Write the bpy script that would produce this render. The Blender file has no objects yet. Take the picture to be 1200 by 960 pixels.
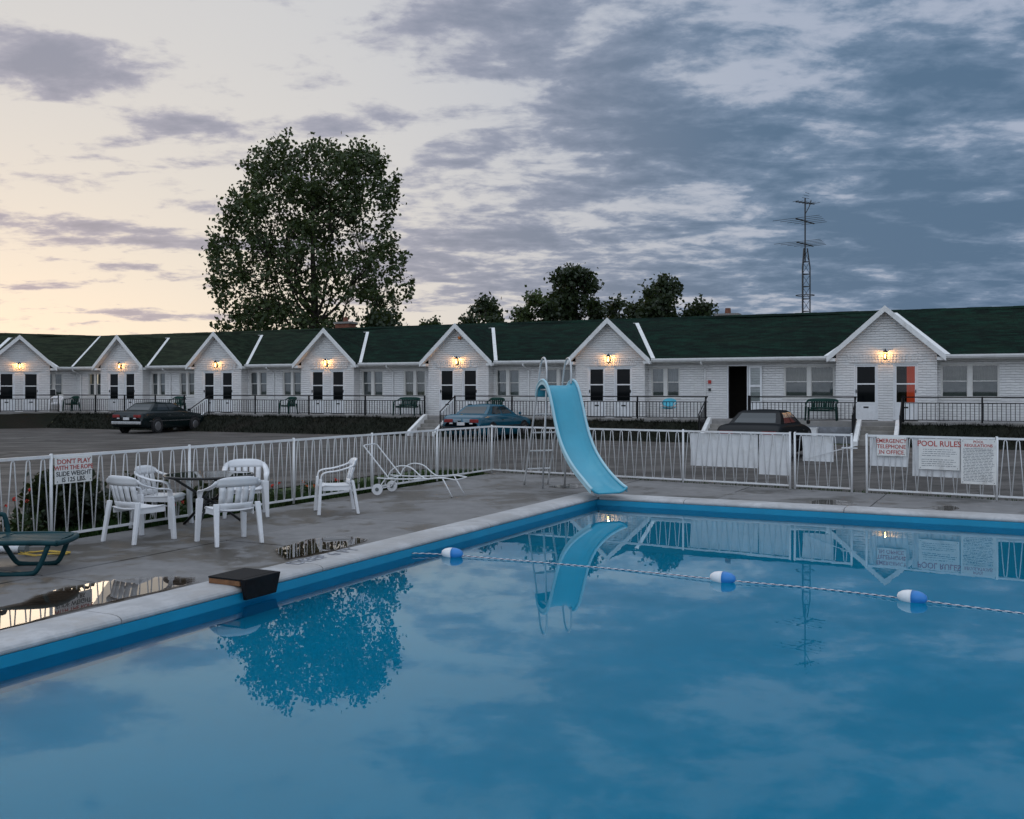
import bpy, math, random
import numpy as np
from mathutils import Vector, Matrix

random.seed(7)
rng = np.random.default_rng(7)
R = math.radians
scn = bpy.context.scene
C = scn.collection

# ------------------------------------------------------------------ camera
CAMZ, F = 1.85, 1150.0
cam_data = bpy.data.cameras.new('camera')
cam_data.sensor_width = 36.0
cam_data.lens = 36.0 * F / 1200.0
cam_data.shift_y = -22.0 / 1200.0
cam_data.clip_end = 5000
cam = bpy.data.objects.new('camera', cam_data)
C.objects.link(cam)
cam.location = (0, 0, CAMZ)
cam.rotation_euler = (R(90), 0, 0)
scn.camera = cam

# ------------------------------------------------------------------ view
scn.view_settings.view_transform = 'Standard'
scn.view_settings.look = 'None'
scn.view_settings.exposure = 0.0
scn.view_settings.gamma = 1.0
scn.view_settings.use_curve_mapping = False
scn.render.engine = 'CYCLES'
scn.cycles.max_bounces = 8
scn.cycles.transparent_max_bounces = 12
scn.cycles.use_denoising = True
scn.cycles.sample_clamp_indirect = 4.0


# ------------------------------------------------------------------ node maths helper
class NB:
    def __init__(self, tree):
        self.t = tree

    def node(self, kind, **kw):
        n = self.t.nodes.new(kind)
        for k, v in kw.items():
            setattr(n, k, v)
        return n

    def put(self, sock, v):
        if isinstance(v, W):
            v = v.s
        if isinstance(v, bpy.types.NodeSocket):
            self.t.links.new(v, sock)
        else:
            sock.default_value = v

    def math(self, op, a, b=None, c=None, clamp=False):
        n = self.node('ShaderNodeMath', operation=op, use_clamp=clamp)
        for i, v in enumerate((a, b, c)):
            if v is not None:
                self.put(n.inputs[i], v)
        return W(self, n.outputs[0])

    def step(self, lo, hi, x):
        n = self.node('ShaderNodeMapRange', interpolation_type='SMOOTHSTEP')
        self.put(n.inputs[0], x)
        self.put(n.inputs[1], lo)
        self.put(n.inputs[2], hi)
        return W(self, n.outputs[0])

    def mix(self, f, a, b, blend='MIX'):
        n = self.node('ShaderNodeMix', data_type='RGBA', blend_type=blend)
        self.put(n.inputs[0], f)
        for i, v in ((6, a), (7, b)):
            if isinstance(v, tuple) and len(v) == 3:
                v = v + (1,)
            self.put(n.inputs[i], v)
        return W(self, n.outputs[2])

    def noise(self, vec, scale, detail=4, rough=.5, dist=0.0):
        n = self.node('ShaderNodeTexNoise')
        if vec is not None:
            self.put(n.inputs['Vector'], vec)
        n.inputs['Scale'].default_value = scale
        n.inputs['Detail'].default_value = detail
        n.inputs['Roughness'].default_value = rough
        n.inputs['Distortion'].default_value = dist
        return W(self, n.outputs[0])

    def comb(self, x, y, z):
        n = self.node('ShaderNodeCombineXYZ')
        for i, v in enumerate((x, y, z)):
            self.put(n.inputs[i], v)
        return W(self, n.outputs[0])

    def sep(self, vec):
        n = self.node('ShaderNodeSeparateXYZ')
        self.put(n.inputs[0], vec)
        return [W(self, o) for o in n.outputs]

    def coord(self, which='Object'):
        return W(self, self.node('ShaderNodeTexCoord').outputs[which])

    def bump(self, h, strength=.3, dist=.02):
        n = self.node('ShaderNodeBump')
        n.inputs['Strength'].default_value = strength
        n.inputs['Distance'].default_value = dist
        self.put(n.inputs['Height'], h)
        return W(self, n.outputs[0])


class W:
    def __init__(self, nb, s):
        self.nb, self.s = nb, s

    def __add__(self, o): return self.nb.math('ADD', self, o)
    __radd__ = __add__
    def __sub__(self, o): return self.nb.math('SUBTRACT', self, o)
    def __rsub__(self, o): return self.nb.math('SUBTRACT', o, self)
    def __mul__(self, o): return self.nb.math('MULTIPLY', self, o)
    __rmul__ = __mul__
    def __truediv__(self, o): return self.nb.math('DIVIDE', self, o)
    def __pow__(self, o): return self.nb.math('POWER', self, o)


# ------------------------------------------------------------------ dusk sky
SUN_AZ, SUN_EL = R(-31), R(2.0)
world = bpy.data.worlds.new('World')
scn.world = world
world.use_nodes = True
wt = world.node_tree
wt.nodes.clear()
nb = NB(wt)
gen = nb.coord('Generated')
dx, dy, dz = nb.sep(gen)
az = nb.math('ARCTAN2', dx, dy)                  # 0 ahead, positive to the right
el = nb.math('ARCSINE', dz)
up = nb.math('MAXIMUM', dz, 0.0)
pl = up + 0.145
q = nb.comb(dx / pl, dy / pl, 0.0)
n_big = nb.noise(q, 1.15, 6, .56, .25)
n_mid = nb.noise(nb.comb(dx / pl * 0.8 + 7.3, dy / pl * 1.25 + 2.1, 0.4), 3.9, 7, .58, .35)
n_fine = nb.noise(nb.comb(dx / pl + 3.1, dy / pl, 1.7), 11.0, 5, .6, .2)
dens = (n_big * .33 + n_mid * .45 + n_fine * .22 - .5) * 1.7 + .5


def blob(a_deg, e_deg, wa, we):
    """a soft patch of cloud in the sky, azimuth/elevation in degrees"""
    u = (az - R(a_deg)) * (1 / R(wa))
    v = (el - R(e_deg)) * (1 / R(we))
    return nb.math('EXPONENT', (u * u + v * v) * -1.0)


def pix(x, y):
    d = math.hypot(x - 600, F)
    return math.degrees(math.atan2(x - 600, F)), math.degrees(math.atan2(458 - y, d))


from_sun = nb.math('COSINE', az - SUN_AZ)         # 1 towards the sunset
right = 1.0 - nb.step(.766, .927, from_sun)      # the cloud bank stands away from the sunset
bias = right * .155 - .095
for (x, y, wx, wy, k) in ((60, 85, 95, 26, .20), (210, 148, 62, 15, .22), (90, 265, 105, 10, .24),
                          (390, 150, 50, 14, .20), (450, 140, 60, 14, .16), (210, 286, 120, 7, .22),
                          (190, 369, 105, 9, .22), (225, 240, 60, 16, .13), (520, 40, 120, 40, .15),
                          (640, 60, 120, 60, .14), (760, 130, 100, 45, .14), (900, 190, 170, 40, .10),
                          (560, 250, 120, 45, .15), (420, 300, 120, 30, .14), (530, 192, 30, 6, .15),
                          (1120, 90, 130, 35, .10), (1040, 280, 200, 70, .12), (620, 330, 180, 40, .12),
                          (30, 40, 60, 22, .12)):
    a, e = pix(x, y)
    a2, _ = pix(x + wx, y)
    _, e2 = pix(x, y - wy)
    bias = bias + blob(a, e, a2 - a, e2 - e) * k
for (x, y, wx, wy, k) in ((860, 100, 110, 18, -.11), (1150, 15, 160, 45, -.10), (700, 40, 40, 30, -.09),
                          (640, 200, 60, 22, -.13), (560, 110, 60, 18, -.10), (1160, 228, 70, 10, -.12)):
    a, e = pix(x, y)
    a2, _ = pix(x + wx, y)
    _, e2 = pix(x, y - wy)
    bias = bias + blob(a, e, a2 - a, e2 - e) * k
d2 = dens + bias
cover = nb.step(.44, .60, d2)
thick = nb.step(.50, .74, d2)
# clear air: cream towards the sunset, pale grey-violet away from it
ga = (az - SUN_AZ) * (1 / R(34))
glow = nb.math('EXPONENT', ga * ga * -1.0 - up * 4.6)
away = 1.0 - nb.step(.68, .985, from_sun)
high = nb.step(.41, .82, dz)                     # overhead and behind, the open pale evening sky that lights the white walls
behind = nb.step(-.1, .9, nb.math('COSINE', az - R(8)) * -1.0)
open_sky = nb.math('MAXIMUM', high, behind)
clear_c = nb.mix(away, (.545, .575, .63), (.36, .42, .54))
clear_c = nb.mix(nb.math('MINIMUM', glow * 1.1, 1.0), clear_c, (1.06, .90, .665))
cloud_thin = nb.mix(away, (.37, .38, .47), (.165, .245, .365))
cloud_dark = nb.mix(away, (.23, .26, .35), (.066, .138, .235))
cloud_c = nb.mix(thick, cloud_thin, cloud_dark)
cloud_c = nb.mix(nb.math('MINIMUM', glow * .30, 1.0), cloud_c, (.74, .62, .55))
sky_c = nb.mix(cover * .93, clear_c, cloud_c)
sky_c = nb.mix(open_sky * .9, sky_c, nb.mix(cover, (1.05, 1.17, 1.36), (.86, .97, 1.14)))
nish = nb.node('ShaderNodeTexSky', sky_type='NISHITA', sun_disc=False)
nish.sun_elevation = SUN_EL
nish.sun_rotation = SUN_AZ
nish.air_density = 1.4
nish.dust_density = 2.0
bg1 = nb.node('ShaderNodeBackground')
nb.put(bg1.inputs[0], sky_c)
bg1.inputs[1].default_value = 1.0
bg2 = nb.node('ShaderNodeBackground')
nb.put(bg2.inputs[0], nish.outputs[0])
bg2.inputs[1].default_value = 0.006
adds = nb.node('ShaderNodeAddShader')
wt.links.new(bg1.outputs[0], adds.inputs[0])
wt.links.new(bg2.outputs[0], adds.inputs[1])
wo = nb.node('ShaderNodeOutputWorld')
wt.links.new(adds.outputs[0], wo.inputs[0])

sun_d = bpy.data.lights.new('sun', 'SUN')
sun_d.energy = 0.25
sun_d.angle = R(20)
sun_d.color = (1.0, .78, .55)
sun = bpy.data.objects.new('sun', sun_d)
C.objects.link(sun)
sdir = Vector((math.sin(SUN_AZ) * math.cos(R(5)), math.cos(SUN_AZ) * math.cos(R(5)), math.sin(R(5))))
sun.rotation_euler = sdir.to_track_quat('Z', 'Y').to_euler()
sun.location = (-60, 90, 30)


# ------------------------------------------------------------------ materials
MAT = {}


def new_mat(name):
    m = bpy.data.materials.new(name)
    m.use_nodes = True
    m.node_tree.nodes.clear()
    b = NB(m.node_tree)
    out = b.node('ShaderNodeOutputMaterial')
    MAT[name] = m
    return b, out


def principled(b, out, col, rough=.6, metal=0.0, spec=.5, normal=None, **kw):
    p = b.node('ShaderNodeBsdfPrincipled')
    if isinstance(col, tuple) and len(col) == 3:
        col = col + (1,)
    b.put(p.inputs['Base Color'], col)
    b.put(p.inputs['Roughness'], rough)
    p.inputs['Metallic'].default_value = metal
    p.inputs['Specular IOR Level'].default_value = spec
    if normal is not None:
        b.put(p.inputs['Normal'], normal)
    for k, v in kw.items():
        b.put(p.inputs[k], v)
    b.t.links.new(p.outputs[0], out.inputs[0])
    return p


def simple(name, col, rough=.55, metal=0.0, var=.12, scale=6.0, spec=.4, bump=0.0, dirt=None):
    """plain coloured stuff with a little mottling, wear and relief"""
    b, out = new_mat(name)
    v = b.coord('Object')
    n = b.noise(v, scale, 5, .6)
    k = b.step(.3, .7, n)
    c = b.mix(k, tuple(x * (1 - var) for x in col), tuple(min(1, x * (1 + var)) for x in col))
    if dirt:
        g = b.step(.52, .72, b.noise(v, scale * .55, 6, .65, .4))
        c = b.mix(g * dirt[3], c, dirt[:3])
    nm = b.bump(b.noise(v, scale * 9, 3, .6), .25, bump) if bump else None
    principled(b, out, c, b.math('ADD', n * .15, rough - .07), metal, spec, nm)
    return MAT[name]


simple('white_trim', (.72, .72, .71), .5, var=.06, dirt=(.36, .33, .28, .35))
simple('white_metal', (.70, .70, .70), .42, var=.05, scale=3, dirt=(.30, .20, .13, .30))
simple('white_plastic', (.74, .74, .75), .38, var=.04, scale=4, dirt=(.46, .44, .40, .45))
simple('panel_white', (.66, .66, .66), .55, var=.06, scale=5, dirt=(.40, .38, .35, .5))
simple('sign_white', (.70, .69, .66), .5, var=.06, scale=8, dirt=(.38, .36, .33, .45))
simple('red_paint', (.40, .035, .025), .55, var=.2, scale=30)
simple('black_paint', (.030, .030, .034), .55, var=.2, scale=30)
simple('print_grey', (.15, .16, .18), .6, var=.3, scale=30)
simple('faded_paint', (.24, .245, .27), .7, var=.5, scale=14)
simple('rail_black', (.005, .005, .006), .5, var=.2, spec=.15)
simple('green_resin', (.004, .038, .029), .45, var=.18, spec=.2)
simple('teal_resin', (.006, .040, .048), .5, var=.18, spec=.15)
simple('turquoise_paint', (.06, .38, .50), .45, var=.12)
simple('slide_blue', (.038, .31, .43), .30, var=.05, scale=2.0, spec=.5, dirt=(.10, .40, .50, .5))
simple('slide_edge', (.34, .55, .62), .35, var=.05, scale=3)
simple('steel', (.58, .58, .58), .35, metal=.3, var=.1, dirt=(.30, .25, .19, .3))
simple('table_black', (.018, .018, .018), .35, var=.2)
simple('rubber', (.018, .018, .018), .8, var=.2, bump=.002)
simple('hub_metal', (.32, .32, .33), .35, metal=.8)
simple('chrome', (.5, .5, .5), .2, metal=.9)
simple('red_lens', (.20, .012, .010), .25, var=.2)
simple('amber_lens', (.55, .16, .03), .3)
simple('plate', (.55, .55, .55), .5)
simple('wood', (.17, .075, .030), .6, var=.3, scale=12, bump=.004)
simple('timber', (.24, .20, .165), .8, var=.3, scale=5, bump=.01)
simple('black_mat', (.008, .008, .009), .7, var=.35, scale=20, spec=.15, bump=.004)
simple('rope_yellow', (.45, .30, .05), .7)
simple('soil', (.022, .017, .013), .95, var=.35, scale=9, bump=.02)
simple('bark', (.035, .028, .022), .9, var=.35, scale=5, bump=.02)
simple('chimney_brick', (.17, .065, .04), .85, var=.25, scale=9, bump=.01)
simple('grey_block', (.20, .21, .23), .8, var=.2, scale=4, bump=.006, dirt=(.33, .34, .36, .6))
simple('float_white', (.74, .74, .74), .3, var=.05)
simple('float_blue', (.03, .20, .52), .3, var=.08)
simple('dark_trim', (.015, .015, .017), .5)
simple('tower_metal', (.05, .052, .055), .6, metal=.3)
simple('petal_red', (.55, .035, .02), .55, var=.3, scale=20)
simple('petal_orange', (.60, .13, .03), .55, var=.3, scale=20)
simple('curtain', (.27, .255, .215), .9, var=.08, scale=7)
simple('curtain_pale', (.30, .32, .33), .9, var=.08, scale=7)
simple('shade_grey', (.13, .145, .145), .8, var=.15)
simple('interior', (.05, .045, .04), .9)
simple('frame_cream', (.62, .61, .58), .5, var=.06)
simple('door_white', (.70, .71, .72), .45, var=.05, dirt=(.42, .42, .42, .3))


def car_paint(name, col, spec=.32, dull=0.0):
    b, out = new_mat(name)
    n = b.noise(b.coord('Object'), 2.0, 5, .6)
    c = b.mix(b.step(.35, .7, n), col, tuple(x * .8 + .002 for x in col))
    df = b.node('ShaderNodeBsdfDiffuse')
    b.put(df.inputs[0], c)
    gl = b.node('ShaderNodeBsdfGlossy')
    gl.inputs['Roughness'].default_value = .10 + dull
    fr = b.node('ShaderNodeFresnel')
    fr.inputs[0].default_value = 1.40
    m = b.node('ShaderNodeMixShader')
    b.put(m.inputs[0], b.math('MINIMUM', W(b, fr.outputs[0]), spec * .5))
    b.t.links.new(df.outputs[0], m.inputs[1])
    b.t.links.new(gl.outputs[0], m.inputs[2])
    b.t.links.new(m.outputs[0], out.inputs[0])


car_paint('paint_teal', (.006, .082, .130))
car_paint('paint_black', (.004, .005, .006), .08, .22)
car_paint('paint_dark_green', (.005, .012, .013), .14, .1)


def brick_wall():
    b, out = new_mat('white_brick')
    x, y, z = b.sep(b.coord('Object'))
    wob = b.noise(b.coord('Object'), 5.5, 3, .5) * .05
    br = b.node('ShaderNodeTexBrick')
    b.put(br.inputs['Vector'], b.comb(x + y + wob * .9, z + wob, 0.0))
    br.inputs['Scale'].default_value = 1.0
    br.inputs['Mortar Size'].default_value = .010
    br.inputs['Mortar Smooth'].default_value = .6
    br.inputs['Brick Width'].default_value = .29
    br.inputs['Row Height'].default_value = .094
    br.inputs['Color1'].default_value = (.66, .655, .65, 1)
    br.inputs['Color2'].default_value = (.74, .735, .725, 1)
    br.inputs['Mortar'].default_value = (.615, .61, .605, 1)
    n = b.noise(b.coord('Object'), 1.3, 6, .6)
    c = b.mix(b.step(.5, .8, n) * .35, W(b, br.outputs['Color']), (.50, .47, .43))
    c = b.mix(b.step(.70, 1.0, b.math('ABSOLUTE', b.math('FRACT', (z + wob) * (1 / .094)) - .5) * 2.0) * .55, c, (.44, .43, .42))
    face = b.noise(b.comb(x * 3.0, y * 3.0, z * 8.5), 2.2, 4, .6)
    course = b.math('ABSOLUTE', b.math('FRACT', (z + wob) * (1 / .094)) - .5) * 2.0
    hgt = (1.0 - W(b, br.outputs['Fac'])) * .35 + face * .45 - b.step(.72, 1.0, course) * .6
    principled(b, out, c, .62, normal=b.bump(hgt, .9, .028))


brick_wall()


def shingles():
    b, out = new_mat('green_shingle')
    x, y, z = b.sep(b.coord('Object'))
    up_ = z * 1.85
    br = b.node('ShaderNodeTexBrick')
    b.put(br.inputs['Vector'], b.comb(x + y * .15, up_ + y * .35, 0.0))
    br.offset = .37
    br.inputs['Scale'].default_value = 1.0
    br.inputs['Mortar Size'].default_value = .008
    br.inputs['Brick Width'].default_value = .42
    br.inputs['Row Height'].default_value = .16
    br.inputs['Color1'].default_value = (.0022, .013, .0085, 1)
    br.inputs['Color2'].default_value = (.004, .026, .0155, 1)
    br.inputs['Mortar'].default_value = (.002, .006, .004, 1)
    streak = b.noise(b.comb(x * .8, y * 1.2, up_ * 3.4), 1.5, 7, .7, .3)
    c = b.mix(b.step(.44, .58, streak) * .85, W(b, br.outputs['Color']), (.001, .005, .0035))
    old = b.noise(b.comb(x * .25, y, up_ * .8), 1.2, 4, .5)
    c = b.mix(b.step(.5, .75, old) * .4, c, (.009, .022, .012))
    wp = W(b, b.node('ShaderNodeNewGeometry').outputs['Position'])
    sunset_olive = b.step(4.0, 20.0, b.sep(wp)[0] * -1.0 + b.noise(wp, .5, 3) * 6.0 - 3.0)
    c = b.mix(sunset_olive * .55, c, b.mix(b.step(.4, .6, streak), (.040, .044, .022), (.016, .020, .010)))  # sunset's olive cast painted into the shingle colour, stronger towards the left
    principled(b, out, c, .9, spec=.10, normal=b.bump((1.0 - W(b, br.outputs['Fac'])) * .6 + streak, .7, .03))


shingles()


def concrete(name, base, dark, wet=.5, scale=1.0):
    b, out = new_mat(name)
    g = W(b, b.node('ShaderNodeNewGeometry').outputs['Position'])
    oi = W(b, b.node('ShaderNodeObjectInfo').outputs['Random'])
    n1 = b.noise(g, .55 * scale, 6, .62, .6)
    n2 = b.noise(g, 2.6 * scale, 6, .65, .3)
    n3 = b.noise(g, 45 * scale, 4, .6)
    c = b.mix(b.step(.35, .68, n2), tuple(x * .82 for x in base), tuple(x * 1.12 for x in base))
    c = b.mix((oi - .5) * .5 + .12, c, tuple(x * .72 for x in base))
    stain = b.step(.475, .555, n1 * .60 + n2 * .40)
    c = b.mix(stain * wet, c, dark)
    speck = b.step(.66, .74, n3)
    c = b.mix(speck * .30, c, tuple(x * .4 for x in base))
    rough = .82 - stain * .42 * wet
    principled(b, out, c, rough, spec=.4, normal=b.bump(n2 * .4 + n3 * .25, .35, .012))


concrete('deck_concrete', (.190, .184, .180), (.046, .038, .027), .9)
concrete('porch_concrete', (.25, .24, .23), (.16, .15, .13), .5, 1.5)
concrete('coping_white', (.46, .455, .455), (.27, .26, .25), .6, 2.0)
concrete('step_concrete', (.27, .255, .235), (.13, .12, .10), .6, 2.0)


def asphalt():
    b, out = new_mat('old_asphalt')
    g = W(b, b.node('ShaderNodeNewGeometry').outputs['Position'])
    x, y, z = b.sep(g)
    n1 = b.noise(b.comb(x * .5 + y * .24, y * 1.3 - x * .5, 0.0), .9, 7, .66, .5)
    n2 = b.noise(g, 12.0, 5, .65)
    n3 = b.noise(g, 70.0, 3, .6)
    c = b.mix(b.step(.36, .66, n1), (.036, .031, .027), (.090, .081, .073))
    c = b.mix(b.step(.55, .75, n2) * .5, c, (.055, .048, .040))
    c = b.mix(b.step(.6, .72, n3) * .35, c, (.20, .185, .17))
    vo = b.node('ShaderNodeTexVoronoi', feature='DISTANCE_TO_EDGE')
    b.put(vo.inputs['Vector'], b.comb(x + b.noise(g, 1.2, 4) * 1.2, y + n1 * 1.5, 0.0))
    vo.inputs['Scale'].default_value = .22
    crack = 1.0 - b.step(.0, .012, W(b, vo.outputs[0]))
    c = b.mix(crack * .8, c, (.020, .018, .016))
    principled(b, out, c, .86 - b.step(.5, .7, n1) * .18, spec=.35,
               normal=b.bump(n2 * .5 + n3 * .5 - crack, .5, .015))


asphalt()


def turf(name, c1, c2, c3):
    b, out = new_mat(name)
    g = W(b, b.node('ShaderNodeNewGeometry').outputs['Position'])
    n1 = b.noise(g, .35, 6, .6)
    n2 = b.noise(g, 9.0, 4, .6)
    c = b.mix(b.step(.35, .65, n2), c1, c2)
    c = b.mix(b.step(.45, .7, n1) * .6, c, c3)
    principled(b, out, c, .9, spec=.2, normal=b.bump(n2, .6, .04))


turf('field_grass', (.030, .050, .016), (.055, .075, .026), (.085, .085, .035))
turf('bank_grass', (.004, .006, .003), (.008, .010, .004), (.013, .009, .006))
turf('blade', (.016, .042, .009), (.032, .066, .016), (.048, .058, .020))


def leaf(name, c1, c2):
    b, out = new_mat(name)
    g = W(b, b.node('ShaderNodeNewGeometry').outputs['Position'])
    rnd = W(b, b.node('ShaderNodeNewGeometry').outputs['Random Per Island'])
    c = b.mix(rnd * .7 + b.noise(g, .6, 3) * .3, c1, c2)
    p = b.node('ShaderNodeBsdfPrincipled')
    b.put(p.inputs['Base Color'], c)
    p.inputs['Roughness'].default_value = .5
    p.inputs['Specular IOR Level'].default_value = .35
    t = b.node('ShaderNodeBsdfTranslucent')
    b.put(t.inputs[0], b.mix(.5, c, (.11, .14, .02)))
    m = b.node('ShaderNodeMixShader')
    m.inputs[0].default_value = .22
    b.t.links.new(p.outputs[0], m.inputs[1])
    b.t.links.new(t.outputs[0], m.inputs[2])
    b.t.links.new(m.outputs[0], out.inputs[0])


leaf('leaf_poplar', (.016, .032, .010), (.066, .092, .030))
leaf('leaf_dark', (.012, .022, .009), (.028, .044, .018))
leaf('leaf_shrub', (.006, .012, .005), (.016, .026, .011))
leaf('leaf_flower', (.013, .030, .010), (.030, .055, .018))


def water(name, tint, ripple, dist, scale, ior=1.33):
    b, out = new_mat(name)
    g = W(b, b.node('ShaderNodeNewGeometry').outputs['Position'])
    n = b.noise(g, scale, 3, .5) * .7 + b.noise(g, scale * .22, 2, .5)
    nm = b.bump(n, ripple, dist)
    fr = b.node('ShaderNodeFresnel')
    fr.inputs[0].default_value = ior
    b.put(fr.inputs[1], nm)
    gl = b.node('ShaderNodeBsdfGlossy')
    gl.inputs['Roughness'].default_value = 0.0
    gl.inputs[0].default_value = (.84, .96, 1.0, 1) if name == 'pool_water' else (1, 1, 1, 1)
    b.put(gl.inputs['Normal'], nm)
    if name == 'pool_water':
        tr = b.node('ShaderNodeBsdfRefraction')
        tr.inputs['IOR'].default_value = ior
        tr.inputs['Roughness'].default_value = 0.0
        b.put(tr.inputs['Normal'], nm)
    else:
        tr = b.node('ShaderNodeBsdfTransparent')
    tr.inputs[0].default_value = tint + (1,)
    m = b.node('ShaderNodeMixShader')
    b.put(m.inputs[0], W(b, fr.outputs[0]))
    b.t.links.new(tr.outputs[0], m.inputs[1])
    b.t.links.new(gl.outputs[0], m.inputs[2])
    if name == 'puddle_water':                # the film thins out towards its rim
        at = b.node('ShaderNodeAttribute', attribute_name='depth')
        k = b.step(.25, .75, W(b, at.outputs['Fac']) + (b.noise(g, 7.0, 4, .6) - .5) * .9)
        m2 = b.node('ShaderNodeMixShader')
        b.put(m2.inputs[0], k)
        clear = b.node('ShaderNodeBsdfTransparent')
        b.t.links.new(clear.outputs[0], m2.inputs[1])
        b.t.links.new(m.outputs[0], m2.inputs[2])
        m = m2
    b.t.links.new(m.outputs[0], out.inputs[0])


water('pool_water', (.36, .97, 1.0), .035, .012, 2.6)
water('puddle_water', (.55, .47, .40), .03, .004, 4.0, 1.42)
simple('pool_blue', (.003, .235, .395), .5, var=.08, scale=1.6, bump=.002, dirt=(.012, .25, .37, .3))
simple('pool_floor_blue', (.001, .285, .445), .6, var=.06, scale=.5)


def glass(name, gloss, tint):
    b, out = new_mat(name)
    lw = b.node('ShaderNodeFresnel')
    lw.inputs[0].default_value = 1.5
    gl = b.node('ShaderNodeBsdfGlossy')
    gl.inputs['Roughness'].default_value = .015
    tr = b.node('ShaderNodeBsdfTransparent')
    tr.inputs[0].default_value = tint + (1,)
    m = b.node('ShaderNodeMixShader')
    b.put(m.inputs[0], b.math('MINIMUM', W(b, lw.outputs[0]) * 1.0 + gloss, 1.0))
    b.t.links.new(tr.outputs[0], m.inputs[1])
    b.t.links.new(gl.outputs[0], m.inputs[2])
    b.t.links.new(m.outputs[0], out.inputs[0])


glass('window_glass', .05, (.72, .77, .77))
glass('door_glass_clear', .0, (.55, .55, .55))
glass('table_glass', .18, (.75, .80, .80))
b_, o_ = new_mat('door_glass')
principled(b_, o_, (.004, .005, .006), .03, spec=.12)
b_, o_ = new_mat('car_glass')
principled(b_, o_, (.010, .018, .021), .04, spec=.42)


def emit(name, col, s):
    b, out = new_mat(name)
    e = b.node('ShaderNodeEmission')
    e.inputs[0].default_value = col + (1,)
    e.inputs[1].default_value = s
    b.t.links.new(e.outputs[0], out.inputs[0])


emit('lamp_flame', (1.0, .62, .22), 9.0)
b_, o_ = new_mat('lit_red_curtain')
cx_ = b_.sep(b_.coord('Object'))
principled(b_, o_, b_.mix(b_.noise(b_.comb(cx_[0] * 9, 0.0, cx_[2]), 2.0, 4), (.20, .03, .012), (.36, .07, .03)), .8,
           **{'Emission Color': (.62, .085, .03, 1), 'Emission Strength': .42})


def rope_mat():
    b, out = new_mat('striped_rope')
    uvn = b.coord('UV')
    u, v, w = b.sep(uvn)
    s = b.math('FRACT', u * 12.0 + v)
    c = b.mix(b.step(.46, .54, s), (.66, .66, .66), (.02, .045, .11))
    principled(b, out, c, .6)


rope_mat()


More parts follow.
